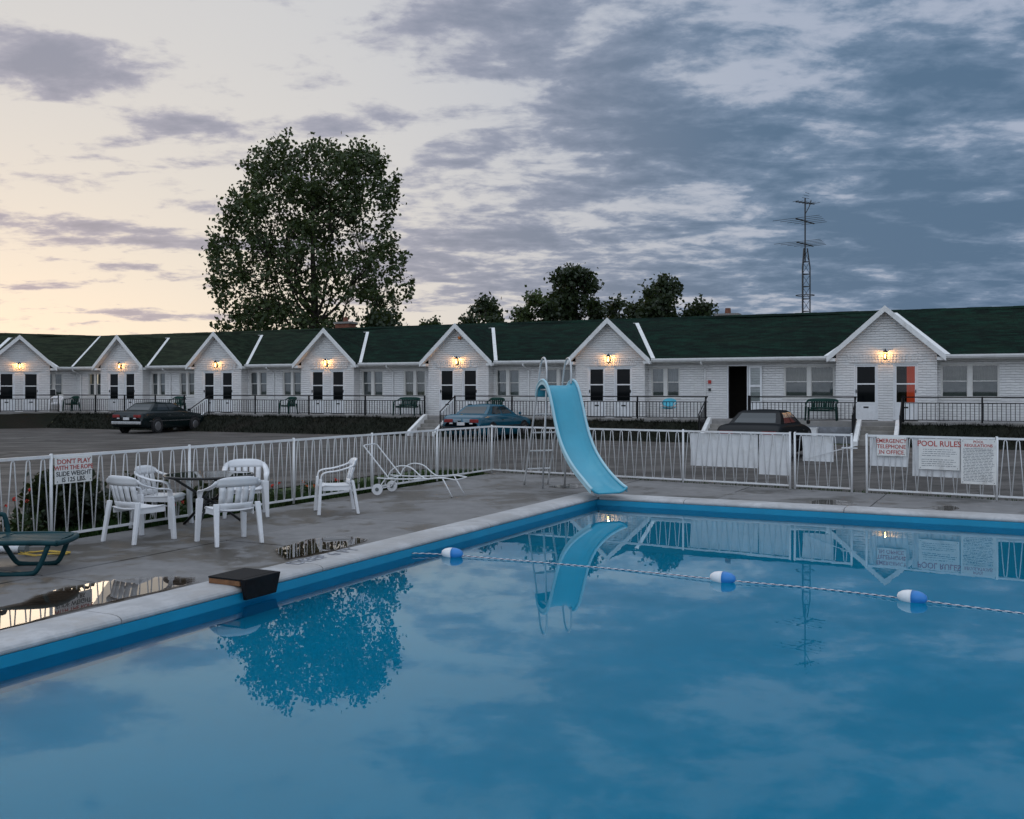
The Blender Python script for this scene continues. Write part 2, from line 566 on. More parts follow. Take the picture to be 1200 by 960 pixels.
# ------------------------------------------------------------------ mesh builder
class MB:
    def __init__(self):
        self.v, self.f, self.uv = [], [], None

    def box(self, x0, x1, y0, y1, z0, z1):
        n = len(self.v)
        self.v += [(x0, y0, z0), (x1, y0, z0), (x1, y1, z0), (x0, y1, z0),
                   (x0, y0, z1), (x1, y0, z1), (x1, y1, z1), (x0, y1, z1)]
        self.f += [tuple(n + i for i in q) for q in
                   ((0, 3, 2, 1), (4, 5, 6, 7), (0, 1, 5, 4), (1, 2, 6, 5), (2, 3, 7, 6), (3, 0, 4, 7))]
        return self

    def hexa(self, pts):
        """eight corners: four below, four above, both anticlockwise from above"""
        n = len(self.v)
        self.v += [tuple(p) for p in pts]
        self.f += [tuple(n + i for i in q) for q in
                   ((0, 3, 2, 1), (4, 5, 6, 7), (0, 1, 5, 4), (1, 2, 6, 5), (2, 3, 7, 6), (3, 0, 4, 7))]
        return self

    def bar(self, p, q, w, h, upv=(0, 0, 1)):
        p, q = Vector(p), Vector(q)
        d = (q - p).normalized()
        s = d.cross(Vector(upv))
        if s.length < 1e-4:
            s = d.cross(Vector((1, 0, 0)))
        s.normalize()
        u = s.cross(d).normalized()
        s, u = s * w / 2, u * h / 2
        self.hexa([p - s - u, p + s - u, q + s - u, q - s - u, p - s + u, p + s + u, q + s + u, q - s + u])
        return self

    def prism(self, poly, off):
        """polygon (3-D points) pushed along off"""
        n, k = len(self.v), len(poly)
        off = Vector(off)
        self.v += [tuple(p) for p in poly] + [tuple(Vector(p) + off) for p in poly]
        self.f.append(tuple(n + i for i in range(k))[::-1])
        self.f.append(tuple(n + k + i for i in range(k)))
        for i in range(k):
            j = (i + 1) % k
            self.f.append((n + i, n + j, n + k + j, n + k + i))
        return self

    def tube(self, pts, rad, n=8, caps=True, flat=1.0):
        pts = [Vector(p) for p in pts]
        if not isinstance(rad, (list, tuple)):
            rad = [rad] * len(pts)
        base = len(self.v)
        prev = None
        for i, p in enumerate(pts):
            d = (pts[min(i + 1, len(pts) - 1)] - pts[max(i - 1, 0)])
            d = d.normalized() if d.length > 1e-9 else Vector((0, 0, 1))
            if prev is None:
                a = Vector((0, 0, 1)) if abs(d.z) < .9 else Vector((1, 0, 0))
                s = d.cross(a).normalized()
            else:
                s = (prev - d * prev.dot(d)).normalized()
            prev = s
            t = d.cross(s)
            for k in range(n):
                a = 2 * math.pi * k / n
                self.v.append(tuple(p + (s * math.cos(a) + t * math.sin(a) * flat) * rad[i]))
        for i in range(len(pts) - 1):
            for k in range(n):
                k2 = (k + 1) % n
                self.f.append((base + i * n + k, base + i * n + k2, base + (i + 1) * n + k2, base + (i + 1) * n + k))
        if caps:
            self.f.append(tuple(base + k for k in range(n))[::-1])
            e = base + (len(pts) - 1) * n
            self.f.append(tuple(e + k for k in range(n)))
        return self

    def lathe(self, prof, c=(0, 0, 0), n=16, axis='z'):
        base = len(self.v)
        for (r, h) in prof:
            for k in range(n):
                a = 2 * math.pi * k / n
                x, y = r * math.cos(a), r * math.sin(a)
                p = (x, y, h) if axis == 'z' else ((h, x, y) if axis == 'x' else (x, h, y))
                self.v.append((p[0] + c[0], p[1] + c[1], p[2] + c[2]))
        for i in range(len(prof) - 1):
            for k in range(n):
                k2 = (k + 1) % n
                self.f.append((base + i * n + k, base + i * n + k2, base + (i + 1) * n + k2, base + (i + 1) * n + k))
        self.f.append(tuple(base + k for k in range(n))[::-1])
        e = base + (len(prof) - 1) * n
        self.f.append(tuple(e + k for k in range(n)))
        return self

    def grid(self, rows):
        """sheet through rows of points"""
        base, m = len(self.v), len(rows[0])
        for r in rows:
            self.v += [tuple(p) for p in r]
        for i in range(len(rows) - 1):
            for j in range(m - 1):
                self.f.append((base + i * m + j, base + i * m + j + 1, base + (i + 1) * m + j + 1, base + (i + 1) * m + j))
        return self

    def mesh(self, name, mat, smooth=False):
        me = bpy.data.meshes.new(name)
        me.from_pydata([tuple(p) for p in self.v], [], self.f)
        if mat:
            me.materials.append(MAT[mat] if isinstance(mat, str) else mat)
        if smooth:
            me.polygons.foreach_set('use_smooth', [True] * len(me.polygons))
        me.update()
        return me

    def build(self, name, mat, parent=None, smooth=False, loc=None, rotz=0.0, bevel=0.0, solid=0.0):
        return place(name, self.mesh(name, mat, smooth), parent, loc, rotz, bevel, solid)


def place(name, me, parent=None, loc=None, rotz=0.0, bevel=0.0, solid=0.0):
    o = bpy.data.objects.new(name, me)
    C.objects.link(o)
    if parent is not None:
        o.parent = parent
    if loc is not None:
        o.location = loc
    if rotz:
        o.rotation_euler = (0, 0, rotz)
    if solid:
        m = o.modifiers.new('solid', 'SOLIDIFY')
        m.thickness = solid
        m.offset = 0
    if bevel:
        m = o.modifiers.new('bevel', 'BEVEL')
        m.width = bevel
        m.segments = 2
        m.limit_method = 'ANGLE'
    return o


def tag(o, label=None, cat=None, group=None, kind=None):
    if label: o['label'] = label
    if cat: o['category'] = cat
    if group: o['group'] = group
    if kind: o['kind'] = kind
    return o


def thing(name, label, cat, loc=(0, 0, 0), rotz=0.0, group=None):
    o = bpy.data.objects.new(name, None)
    o.empty_display_size = .2
    C.objects.link(o)
    o.location = loc
    o.rotation_euler = (0, 0, rotz)
    return tag(o, label, cat, group)


def copy_tree(o, parent=None):
    c = o.copy()
    C.objects.link(c)
    c.parent = parent
    for ch in list(o.children):
        copy_tree(ch, c)
    return c


def text(parent, body, size, loc, rot, mat, name='lettering', depth=.001, align='CENTER', sx=1.0):
    cu = bpy.data.curves.new('t', 'FONT')
    cu.body = body
    cu.size = size
    cu.align_x = align
    cu.extrude = depth
    cu.offset = size * .012
    cu.resolution_u = 3
    t = bpy.data.objects.new('t', cu)
    C.objects.link(t)
    dg = bpy.context.evaluated_depsgraph_get()
    me = bpy.data.meshes.new_from_object(t.evaluated_get(dg))
    bpy.data.objects.remove(t)
    me.materials.clear()
    me.materials.append(MAT[mat])
    o = place(name, me, parent, loc)
    o.rotation_euler = rot
    o.scale = (sx, 1, 1)
    return o


def G(x, y, z=0.0):
    """where the view ray through photograph pixel x, y meets height z: used to survey the place"""
    Y = F * (CAMZ - z) / (y - 458.0)
    return Vector(((x - 600) / F * Y, Y, z))


def D(x, y, Y):
    return Vector(((x - 600) / F * Y, Y, CAMZ - (y - 458) / F * Y))


def smooth_path(pts, n=6):
    """Catmull-Rom through points"""
    pts = [Vector(p) for p in pts]
    out = []
    for i in range(len(pts) - 1):
        p0, p1, p2, p3 = pts[max(i - 1, 0)], pts[i], pts[i + 1], pts[min(i + 2, len(pts) - 1)]
        for k in range(n):
            t = k / n
            out.append(.5 * ((2 * p1) + (p2 - p0) * t + (2 * p0 - 5 * p1 + 4 * p2 - p3) * t * t + (3 * p1 - p0 - 3 * p2 + p3) * t ** 3))
    out.append(pts[-1])
    return out


# ================================================================== GROUND, POOL, DECK
PC = Vector((1.473, 17.02, 0))           # inner pool corner below the slide
TH = R(27)
PU = Vector((-math.sin(TH), -math.cos(TH), 0))   # along the left edge, towards the near end
PV = Vector((math.cos(TH), -math.sin(TH), 0))    # along the far edge, to the right
PROT = math.atan2(PV.y, PV.x)
PL, PW, WZ = 14.7, 10.5, -.13
FC = Vector((-.46, 22.2, 0))             # fence corner
FR = Vector((8.16, 16.55, 0))            # point on the right-hand fence


def pool_xy(a, b, z=0.0):
    return PC + PU * a + PV * b + Vector((0, 0, z))


def frame_ab(p):
    r = Vector((p[0], p[1], 0)) - PC
    return r.dot(PU), r.dot(PV)


def fence_a(b):
    a0, b0 = frame_ab(FC)
    a1, b1 = frame_ab(FR)
    return a0 + (b - b0) * (a1 - a0) / (b1 - b0)


# field sheet with the opening for the deck and pool
m = MB()
HA0, HA1, HB0, HB1 = -2.2, 17.0, -3.5, 13.0
BIG = 1500
ring_in = [pool_xy(HA0, HB0, -.05), pool_xy(HA0, HB1, -.05), pool_xy(HA1, HB1, -.05), pool_xy(HA1, HB0, -.05)]
ring_out = [pool_xy(-BIG, -BIG, -.05), pool_xy(-BIG, BIG, -.05), pool_xy(BIG, BIG, -.05), pool_xy(BIG, -BIG, -.05)]
m.v = [tuple(p) for p in ring_in + ring_out]
m.f = [(i, i + 4, (i + 1) % 4 + 4, (i + 1) % 4) for i in range(4)]
tag(m.build('ground', 'field_grass'), kind='structure')

# parking lot between the fence and the motel bank
lot = MB()
ldir = Vector((math.cos(R(25)), -math.sin(R(25)), 0))
lnor = Vector((math.sin(R(25)), math.cos(R(25)), 0))
l0 = FC + Vector((0, 0, -.04))
e1, e2 = FC - PU * -0.0, FC
NL = 44


def lot_pt(t, w):
    # t along the motel, w from the fence side to the bank
    base = Vector((3.94, 40.5, -.04)) + ldir * t
    return base + lnor * w


rows = []
left_edge = []
for i in range(NL):
    t = -62 + 110 * i / (NL - 1)
    r = []
    for j in range(9):
        w = -27 + j * (27 - 2.4) / 8
        r.append(lot_pt(t, w))
    rows.append(r)
lot.grid(rows)


def outside(p):
    a, b = frame_ab(p)
    return not (a > fence_a(b) - .3 and b > -6.6)


lot.f = [f for f in lot.f if all(outside(lot.v[i]) for i in f)]
# stitch the corner of the lot that follows the fence
lot2 = MB()
pts = []
for b in (-6.6, -4.4, -2, 1, 4, 7, 10, 13, 18, 26, 40):
    p_in = pool_xy(fence_a(b) - .25, b, -.036)
    pts.append((p_in, p_in - PU * 6.0))
lot2.grid([[p for p, _ in pts], [p for _, p in pts]])
pts = []
lot2.f = [f[::-1] for f in lot2.f]
lo = lot.build('parking_lot', 'old_asphalt')
tag(lo, kind='structure')
lo2 = lot2.build('parking_lot_apron', 'old_asphalt')
tag(lo2, kind='structure')
lot3 = MB()
lot3.grid([[pool_xy(a, b, -.032) for a in (-4.5, 0, 5, 10, 16, 24, 40)] for b in (-6.2, -9, -14, -22, -34)])
lot3.f = [f[::-1] for f in lot3.f]
tag(lot3.build('parking_lot_lane', 'old_asphalt'), kind='structure')

# pool shell
pool = thing('swimming_pool', None, None, PC, PROT)     # local x = along far edge, local y = -a
pool['kind'] = 'structure'
PD = .75
w = MB()
t = .25
w.box(0, PW, 0, t, -PD, -.040)
w.build('pool_wall', 'pool_blue', pool)
MB().box(-t, 0, -PL - t, t, -PD, -.040).build('pool_wall', 'pool_blue', pool)
MB().box(PW, PW + t, -PL - t, t, -PD, -.040).build('pool_wall', 'pool_blue', pool)
MB().box(0, PW, -PL - t, -PL, -PD, -.040).build('pool_wall', 'pool_blue', pool)
MB().box(-t, PW + t, -PL - t, t, -PD - .2, -PD).build('pool_floor', 'pool_floor_blue', pool)


def coping(p, q, nrm, name='coping_block'):
    """rounded white coping from p to q (pool frame), nrm points to the water"""
    p, q, nrm = Vector(p), Vector(q), Vector(nrm)
    prof = [(-.46, -.06), (-.46, .018), (-.44, .028), (-.12, .032), (-.05, .026), (-.012, .012), (.004, -.006), (.004, -.022),
            (-.004, -.035), (-.012, -.038)]
    m = MB()
    rows = [[pp + nrm * u + Vector((0, 0, z)) for (u, z) in prof] for pp in (p, q)]
    m.grid(rows)
    n = len(prof)
    m.f.append(tuple(range(n)))
    m.f.append(tuple(range(2 * n - 1, n - 1, -1)))
    m.f.append((0, n, 2 * n - 1, n - 1))
    return m.build(name, 'coping_white', pool)


gap = .006
xs = [0, 1.55, 4.1, 7.1, 10.5]
for i in range(len(xs) - 1):
    coping((xs[i] + (gap if i else .045), 0, 0), (xs[i + 1] - gap, 0, 0), (0, -1, 0))
ys = [0.5, -3.9, -7.6, -10.2, -PL - .5]
for i in range(len(ys) - 1):
    coping((0, ys[i] - gap, 0), (0, ys[i + 1] + gap, 0), (1, 0, 0))
coping((PW, .5, 0), (PW, -PL - .5, 0), (-1, 0, 0))
coping((.05, -PL, 0), (PW - .05, -PL, 0), (0, 1, 0))

# water surface
m = MB()
m.grid([[pool_xy(a, b, WZ) for b in (PW, 0)] for a in (0, PL)])
tag(m.build('pool_water', 'pool_water'), kind='structure')

# concrete deck: slabs with open joints over a dark bed
deck = thing('pool_deck', None, None, PC, PROT)
deck['kind'] = 'structure'
SL = -4.02                                 # outer edge beyond the left fence


def slab(x0, x1, y00, y01, y10, y11):
    """corners: near y at x0/x1, far y at x0/x1 in the pool frame"""
    jz = random.uniform(-.006, .006)
    g = .008
    p = [(x0 + g, y00 + g), (x1 - g, y01 + g), (x1 - g, y11 - g), (x0 + g, y10 - g)]
    m = MB()
    m.hexa([(x, y, -.14) for x, y in p] + [(x, y, jz) for x, y in p])
    m.build('concrete_slab', 'deck_concrete', deck, bevel=.008)


a_rows = [-.46, 2.3, 4.15, 6.6, 9.2, 11.8, 15.2, 17.0]
b_cols = [(-.46, -2.25), (-2.25, SL)]
for i in range(len(a_rows) - 1):
    for (c0, c1) in b_cols:
        slab(c1, c0, -a_rows[i + 1], -a_rows[i + 1], -a_rows[i], -a_rows[i])
cols = [SL, -2.25, -.46, 1.9, 4.4, 6.9, 9.4, 13.0]
for i in range(len(cols) - 1):
    x0, x1 = cols[i], cols[i + 1]
    f0, f1 = -fence_a(x0) + .14, -fence_a(x1) + .14
    mid0, mid1 = .46 + (f0 - .46) * .52, .46 + (f1 - .46) * .52
    slab(x0, x1, .46, .46, mid0, mid1)
    slab(x0, x1, mid0, mid1, f0, f1)
slab(PW + .46, 13.0, -17, -17, .46, .46)
slab(-.46, PW + .46, -17, -17, -PL - .46, -PL - .46)
bed = MB()
xa, xb = SL - .05, 13.1
bed.hexa([(xa, -17.1, -.2), (-.26, -17.1, -.2), (-.26, -fence_a(-.26), -.2), (xa, -fence_a(xa), -.2),
          (xa, -17.1, -.03), (-.26, -17.1, -.03), (-.26, -fence_a(-.26), -.03), (xa, -fence_a(xa), -.03)])
bed.hexa([(-.25, .26, -.2), (xb, .26, -.2), (xb, -fence_a(xb), -.2), (-.25, -fence_a(-.25), -.2),
          (-.25, .26, -.03), (xb, .26, -.03), (xb, -fence_a(xb), -.03), (-.25, -fence_a(-.25), -.03)])
bed.build('slab_bed', 'soil', deck)


def puddle(pts, z=.010):
    pts = [G(x, y) for x, y in pts]
    pts = smooth_path(pts + [pts[0]], 5)[:-1]
    c = sum(pts, Vector()) / len(pts)
    m = MB()
    n = len(pts)
    pts = [p + (p - c).normalized() * random.uniform(-.03, .03) for p in pts]
    for k in (1.06, .93, .84):
        m.v += [(c.x + (p.x - c.x) * k, c.y + (p.y - c.y) * k, z + (.0 if k > 1 else .001)) for p in pts]
    m.v.append((c.x, c.y, z + .001))
    for r in (0, n):
        m.f += [(r + i, r + (i + 1) % n, r + n + (i + 1) % n, r + n + i) for i in range(n)]
    m.f += [(2 * n + i, 2 * n + (i + 1) % n, 3 * n) for i in range(n)]
    if m.v and (Vector(m.v[1]) - Vector(m.v[0])).cross(Vector(m.v[3 * n]) - Vector(m.v[0])).z < 0:
        m.f = [f[::-1] for f in m.f]
    o = m.build('puddle', 'puddle_water')
    at = o.data.attributes.new('depth', 'FLOAT', 'POINT')
    at.data.foreach_set('value', [0.0] * n + [.5] * n + [1.0] * (n + 1))
    tag(o, kind='structure')


puddle([(-45, 752), (-40, 722), (15, 709), (55, 694), (105, 684), (165, 677), (214, 676), (236, 680), (214, 688), (150, 702), (80, 719), (0, 740)])
puddle([(318, 646), (345, 637), (378, 630), (408, 629), (432, 633), (415, 640), (385, 647), (345, 655), (328, 657)])
puddle([(944, 589), (962, 586), (992, 588), (1004, 592), (985, 595), (955, 594)])
puddle([(1092, 595), (1112, 593), (1124, 597), (1105, 600)])
puddle([(640, 571), (668, 568), (690, 570), (668, 573)])

# painted depth marking on the coping, worn
ang = math.atan2(-PU.y, -PU.x)
p0 = G(372, 661, .035)
tx = text(pool, 'DEEP 6 FT', .26, (0, 0, 0), (0, 0, 0), 'faded_paint', 'painted_marking', 0.0005)
mw = Matrix.Translation(pool_xy(8.3 - 1.15, -.24, .0345)) @ Matrix.Rotation(ang, 4, 'Z')
tx.matrix_basis = (Matrix.Translation(PC) @ Matrix.Rotation(PROT, 4, 'Z')).inverted() @ mw

# ================================================================== MOTEL
ZE, ZR, YE, YR = 3.14, 5.05, -.12, 3.7      # eave, ridge
FLZ = .75                                   # porch floor
SLOPE = (ZR - ZE) / (YR - YE)
MAIN = thing('motel_building', 'long white brick motel with green shingled roof and repeated front gables', 'building', (3.94, 40.5, 0), R(-25))
TM = R(25)


class Fr:
    def __init__(s, ox, oy, th):
        s.o, s.th, s.c, s.sn = (ox, oy), th, math.cos(th), math.sin(th)

    def S(s, px, off=0.0):
        k = (px - 600) / F
        return (k * (s.o[1] + off * s.c) - s.o[0] - off * s.sn) / (s.c + k * s.sn)

    def P(s, a, y, z=0.0):
        return Vector((s.o[0] + a * s.c + y * s.sn, s.o[1] - a * s.sn + y * s.c, z))


FM = Fr(3.94, 40.5, TM)
SEAM = FM.S(89, .35)
seam_pt = FM.P(SEAM, .35)
T2 = R(-33)
# wing whose front wall (local y .35) starts at the seam
_c, _s = math.cos(T2), math.sin(T2)
FW = Fr(seam_pt.x - .35 * _s, seam_pt.y - .35 * _c, T2)
WING = bpy.data.objects.new('wing', None)
C.objects.link(WING)
WING.parent = MAIN
wm = Matrix.Translation((FW.o[0], FW.o[1], 0)) @ Matrix.Rotation(-T2, 4, 'Z')
WING.matrix_basis = (Matrix.Translation((3.94, 40.5, 0)) @ Matrix.Rotation(-TM, 4, 'Z')).inverted() @ wm
HALF = math.tan((TM - T2) / 2)              # mitre: how far the roof runs on past the seam per metre of depth


def holes(m, s0, s1, z0, z1, y0, y1, ops):
    """wall panel with rectangular openings, cut into blocks"""
    xs = sorted({s0, s1, *[o[0] for o in ops], *[o[1] for o in ops]})
    xs = [x for x in xs if s0 <= x <= s1]
    for a, b in zip(xs, xs[1:]):
        if b - a < 1e-4:
            continue
        cuts = sorted([(o[2], o[3]) for o in ops if o[0] <= a + 1e-4 and o[1] >= b - 1e-4])
        z = z0
        for c0, c1 in cuts:
            if c0 > z:
                m.box(a, b, y0, y1, z, c0)
            z = c1
        if z < z1:
            m.box(a, b, y0, y1, z, z1)


def sheet(x0, x1, y, z0, z1):
    return MB().grid([[(x0, y, z0), (x1, y, z0)], [(x0, y, z1), (x1, y, z1)]])


def storm_door(parent, c, w, y, red=False, hinge=1):
    z0, z1 = FLZ + .02, FLZ + 2.1
    h = w / 2
    m = MB()
    fr = .05
    m.box(c - h, c - h + fr, y - .03, y + .08, z0, z1).box(c + h - fr, c + h, y - .03, y + .08, z0, z1)
    m.box(c - h + fr, c + h - fr, y - .03, y + .08, z1 - fr, z1)
    # leaf stiles
    a0, a1 = c - h + fr + .004, c + h - fr - .004
    m.box(a0, a0 + .055, y, y + .04, z0, z1 - fr - .004).box(a1 - .055, a1, y, y + .04, z0, z1 - fr - .004)
    m.box(a0 + .055, a1 - .055, y, y + .04, z1 - fr - .064, z1 - fr - .004)
    mz = z0 + 1.33
    m.box(a0 + .055, a1 - .055, y, y + .04, mz - .025, mz + .025)
    m.box(a0 + .055, a1 - .055, y, y + .04, z0 + .60, z0 + .66)
    d = m.build('door', 'door_white', parent)
    g0, g1 = a0 + .055, a1 - .055
    for (b0, b1) in ((z0 + .66, mz - .025), (mz + .025, z1 - fr - .064)):
        if red:
            sheet(g0, g1, y + .018, b0, b1).build('glass_pane', 'door_glass_clear', d)
        else:
            MB().box(g0, g1, y + .016, y + .022, b0, b1).build('glass_pane', 'door_glass', d)
    MB().box(g0, g1, y + .010, y + .03, z0, z0 + .60).build('kick_panel', 'door_white', d)
    MB().box(c - .09, c + .09, y + .005, y + .0095, z0 + .44, z0 + .50).build('number_plate', 'dark_trim', d)
    hx = a0 + .03 if hinge > 0 else a1 - .03
    MB().box(hx - .012, hx + .012, y - .05, y - .002, z0 + 1.0, z0 + 1.12).build('door_handle', 'dark_trim', d)
    if red:
        wv = [[(x, y + .3 + .03 * math.sin(x * 40), z) for z in (b for b in (z0 + .3, z1 - .1))] for x in np.linspace(c + .02, g1 + .1, 26)]
        MB().grid(wv).build('red_curtain', 'lit_red_curtain', d)
    return d


def window_pair(parent, s0, s1, yw, cur='curtain', cur_drop=1.0, z0=None, z1=None):
    """two double-hung windows side by side in one opening"""
    z0 = z0 or FLZ + .83
    z1 = z1 or FLZ + 2.07
    m = MB()
    y0, y1 = yw - .025, yw + .07
    fr = .05
    mid = (s0 + s1) / 2
    mw_ = .075
    m.box(s0, s0 + fr, y0, y1, z0, z1).box(s1 - fr, s1, y0, y1, z0, z1)
    m.box(s0 + fr, s1 - fr, y0, y1, z1 - fr, z1)
    m.box(s0 + fr, s1 - fr, y0, y1, z0, z0 + .04)
    m.box(mid - mw_, mid + mw_, y0 - .004, y1, z0 + .04, z1 - fr)
    win = m.build('window', 'frame_cream', parent)
    MB().box(s0 - .05, s1 + .05, yw - .07, yw + .02, z0 - .06, z0 - .003).build('window_sill', 'frame_cream', win)
    zm = (z0 + z1) / 2
    for (a, b) in ((s0 + fr, mid - mw_), (mid + mw_, s1 - fr)):
        s = MB()
        for (q0, q1, yy) in ((z0 + .04, zm + .02, yw + .045), (zm - .02, z1 - fr, yw + .015)):
            e = .022
            s.box(a, a + e, yy, yy + .025, q0, q1).box(b - e, b, yy, yy + .025, q0, q1)
            s.box(a + e, b - e, yy, yy + .025, q0, q0 + .03).box(a + e, b - e, yy, yy + .025, q1 - .03, q1)
        s.build('sash', 'frame_cream', win)
        for (q0, q1, yy) in ((z0 + .07, zm - .01, yw + .055), (zm + .01, z1 - fr - .03, yw + .026)):
            sheet(a + .022, b - .022, yy, q0, q1).build('pane', 'window_glass', win)
        n = max(14, int((b - a) / .022))
        ph = random.random() * 6
        rows = [[(x, yw + .16 + .022 * math.sin((x - a) * 62 + ph + .6 * math.sin(x * 17)), z) for z in (z0, z1)] for x in np.linspace(a - .04, b + .04, n * 2)]
        MB().grid(rows).build('curtain', cur, win)
        if cur_drop < 1:
            MB().box(a - .03, b + .03, yw + .10, yw + .105, z0, z0 + (z1 - z0) * .5).build('screen', 'shade_grey', win)
    return win


GY = -.135                           # gable walls stand this far before the range


def gable(parent, c, hw, zp, doors, dw, ze=ZE, red=False, orange=False):
    yo = GY - .30                  # front overhang
    ho = hw + .26
    k = (zp - ze) / ho
    z0 = FLZ - .02
    zt = FLZ + 2.1
    # wall with two door openings, then the pediment
    m = MB()
    ops = [(c - doors - dw / 2, c - doors + dw / 2, z0, zt), (c + doors - dw / 2, c + doors + dw / 2, z0, zt)]
    holes(m, c - hw, c + hw, z0, zt, GY, GY + .2, ops)
    zs = zp - k * hw - .05
    m.prism([(c - hw, GY, zt), (c + hw, GY, zt), (c + hw, GY, zs), (c, GY, zp - .05), (c - hw, GY, zs)], (0, .2, 0))
    for s in (-1, 1):
        x0, x1 = sorted((c + s * hw, c + s * (hw - .2)))
        m.box(x0, x1, GY + .2, .345, z0, zs - .02)
    m.build('gable_wall', 'white_brick', parent)
    # brick lintel of upright bricks over the doors
    m = MB()
    n = 25
    for i in range(n):
        u = (i - (n - 1) / 2) / ((n - 1) / 2)
        x = c + u * (doors + dw / 2 + .10)
        lean = u * .10
        hgt = .33 + random.uniform(-.02, .02)
        b = .036
        pr = GY - .012 - random.uniform(0, .018)
        m.hexa([(x - b, pr, zt + .015), (x + b, pr, zt + .015), (x + b, GY + .01, zt + .015), (x - b, GY + .01, zt + .015),
                (x - b + lean, pr, zt + hgt), (x + b + lean, pr, zt + hgt), (x + b + lean, GY + .01, zt + hgt), (x - b + lean, GY + .01, zt + hgt)])
    lt = m.build('brick_lintel', 'white_brick', parent)
    lt['kind'] = 'stuff'
    storm_door(parent, c - doors, dw, GY + .05, hinge=1)
    storm_door(parent, c + doors, dw, GY + .05, red=red, hinge=-1)
    # roof of the gable, running back into the main slope
    yv = (zp - ZE) / SLOPE + YE
    for s in (-1, 1):
        m = MB()
        t = .07
        m.prism([(c, yo, zp), (c + s * ho, yo, ze), (c + s * ho, YE + .02, ze), (c, yv, zp)][::s], (0, 0, -t))
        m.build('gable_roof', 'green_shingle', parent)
        m = MB()                                   # rake board
        m.prism([(c, yo - .03, zp + .015), (c + s * (ho + .04), yo - .03, ze - .02), (c + s * (ho + .04), yo - .03, ze - .24), (c, yo - .03, zp - .21)][::-s], (0, .028, 0))
        m.build('rake_board', 'white_trim', parent)
        m = MB()                                   # soffit under the rake
        m.prism([(c, yo + .002, zp - .12), (c + s * ho, yo + .002, ze - .12), (c + s * ho, GY - .002, ze - .12), (c, GY - .002, zp - .12)][::s], (0, 0, -.02))
        m.build('rake_soffit', 'white_trim', parent)
        # eave return at the foot of the rake
        x0, x1 = sorted((c + s * (hw + .002), c + s * (ho + .03)))
        MB().box(x0, x1, yo + .03, .34, ze - .20, ze - .085).build('eave_return', 'white_trim', parent)
        # white valley flashing
        p, q = Vector((c + s * ho, YE, ze + .012)), Vector((c, yv, zp + .012))
        d = Vector((s, 0, 0)) * .17
        lift = Vector((0, 0, .012))
        m = MB()
        m.prism([p, p + d, q + d + Vector((0, -.0, 0)), q][::s], (0, 0, .012))
        m.build('valley_flashing', 'white_trim', parent)
    if orange:
        MB().lathe([(.02, 0), (.07, .01), (.075, .10), (.02, .13)], (c + .12, GY - .14, zp - .62), 10, 'y').build('flood_light', 'amber_lens', parent)


def eave_run(parent, s0, s1):
    m = MB()
    m.prism([(s0, YE - .14, ZE + .0), (s0, YE - .005, ZE + .0), (s0, YE - .005, ZE - .13), (s0, YE - .10, ZE - .13), (s0, YE - .14, ZE - .06)], (s1 - s0, 0, 0))
    m.build('gutter', 'white_trim', parent)
    MB().box(s0, s1, YE, .345, ZE - .17, ZE - .14).build('soffit', 'frame_cream', parent)


def downspout(parent, s):
    y = .30
    m = MB()
    m.tube([(s, YE - .07, ZE - .12), (s, YE - .07, ZE - .20), (s + .05, y, ZE - .42), (s + .05, y, FLZ + .1), (s + .05, y - .1, FLZ + .04)], .033, 6)
    m.build('downspout', 'white_trim', parent)


# gables of the main range (photo column, half width, peak height)
GM = [(137, 1.5, 4.78), (250, 1.5, 4.78), (379, 1.5, 4.78), (533, 1.5, 4.80), (711.5, 1.5, 4.82), (1037, 1.73, 4.93)]
gs = [(FM.S(px, -.435), hw, zp) for px, hw, zp in GM]
S_END = FM.S(1310)
# window openings: photo columns of the frame edges
wins = [(103, 119, 'curtain', .9), (169.5, 186, 'curtain_pale', .9), (210, 228, 'curtain', 1), (286, 306.5, 'curtain_pale', .9),
        (331, 353, 'curtain_pale', .9), (419, 444, 'curtain_pale', .9), (473, 498.5, 'curtain', 1), (576.5, 604.5, 'curtain_pale', 1),
        (639, 669, 'curtain_pale', 1), (762, 796, 'curtain_pale', .9), (918.5, 978, 'curtain', .9), (1098, 1167, 'curtain', .9)]
wz0, wz1 = FLZ + .83, FLZ + 2.07
ops, spans = [], []
for (a, b, cu, dr) in wins:
    s0, s1 = FM.S(a, .35), FM.S(b, .35)
    for (c, hw, zp) in gs:                       # keep clear of the projecting gable walls
        if abs((s0 + s1) / 2 - c) < hw + 1.6:
            if s0 > c and s0 < c + hw + .10:
                s0, s1 = c + hw + .10, c + hw + .10 + max(.95, s1 - s0)
            elif s1 < c and s1 > c - hw - .06:
                s0, s1 = c - hw - .06 - max(.95, s1 - s0), c - hw - .06
    spans.append((s0, s1))
    ops.append((s0, s1, wz0, wz1))
d0, d1 = FM.S(852, .35), FM.S(877, .35)
ops.append((d0, d1, FLZ, FLZ + 2.12))
edges = []
prev = SEAM
for (c, hw, zp) in gs:
    edges.append((prev, c - hw))
    prev = c + hw
edges.append((prev, S_END))
for (a, b) in edges:
    m = MB()
    holes(m, a, b, FLZ - .02, ZE - .02, .35, .55, [o for o in ops if o[0] >= a - .2 and o[1] <= b + .2])
    m.build('front_wall', 'white_brick', MAIN)
for (s0, s1), (a, b, cu, dr) in zip(spans, wins):
    window_pair(MAIN, s0, s1, .40, cu, dr)
for i, (c, hw, zp) in enumerate(gs):
    big = hw > 1.6
    gable(MAIN, c, hw, zp, .68 if big else .58, .84 if big else .78, red=big, orange=(i == 3))
prev = SEAM
for (c, hw, zp) in gs:
    eave_run(MAIN, prev + .001, c - hw - .292)
    prev = c + hw + .292
eave_run(MAIN, prev, S_END + .3)
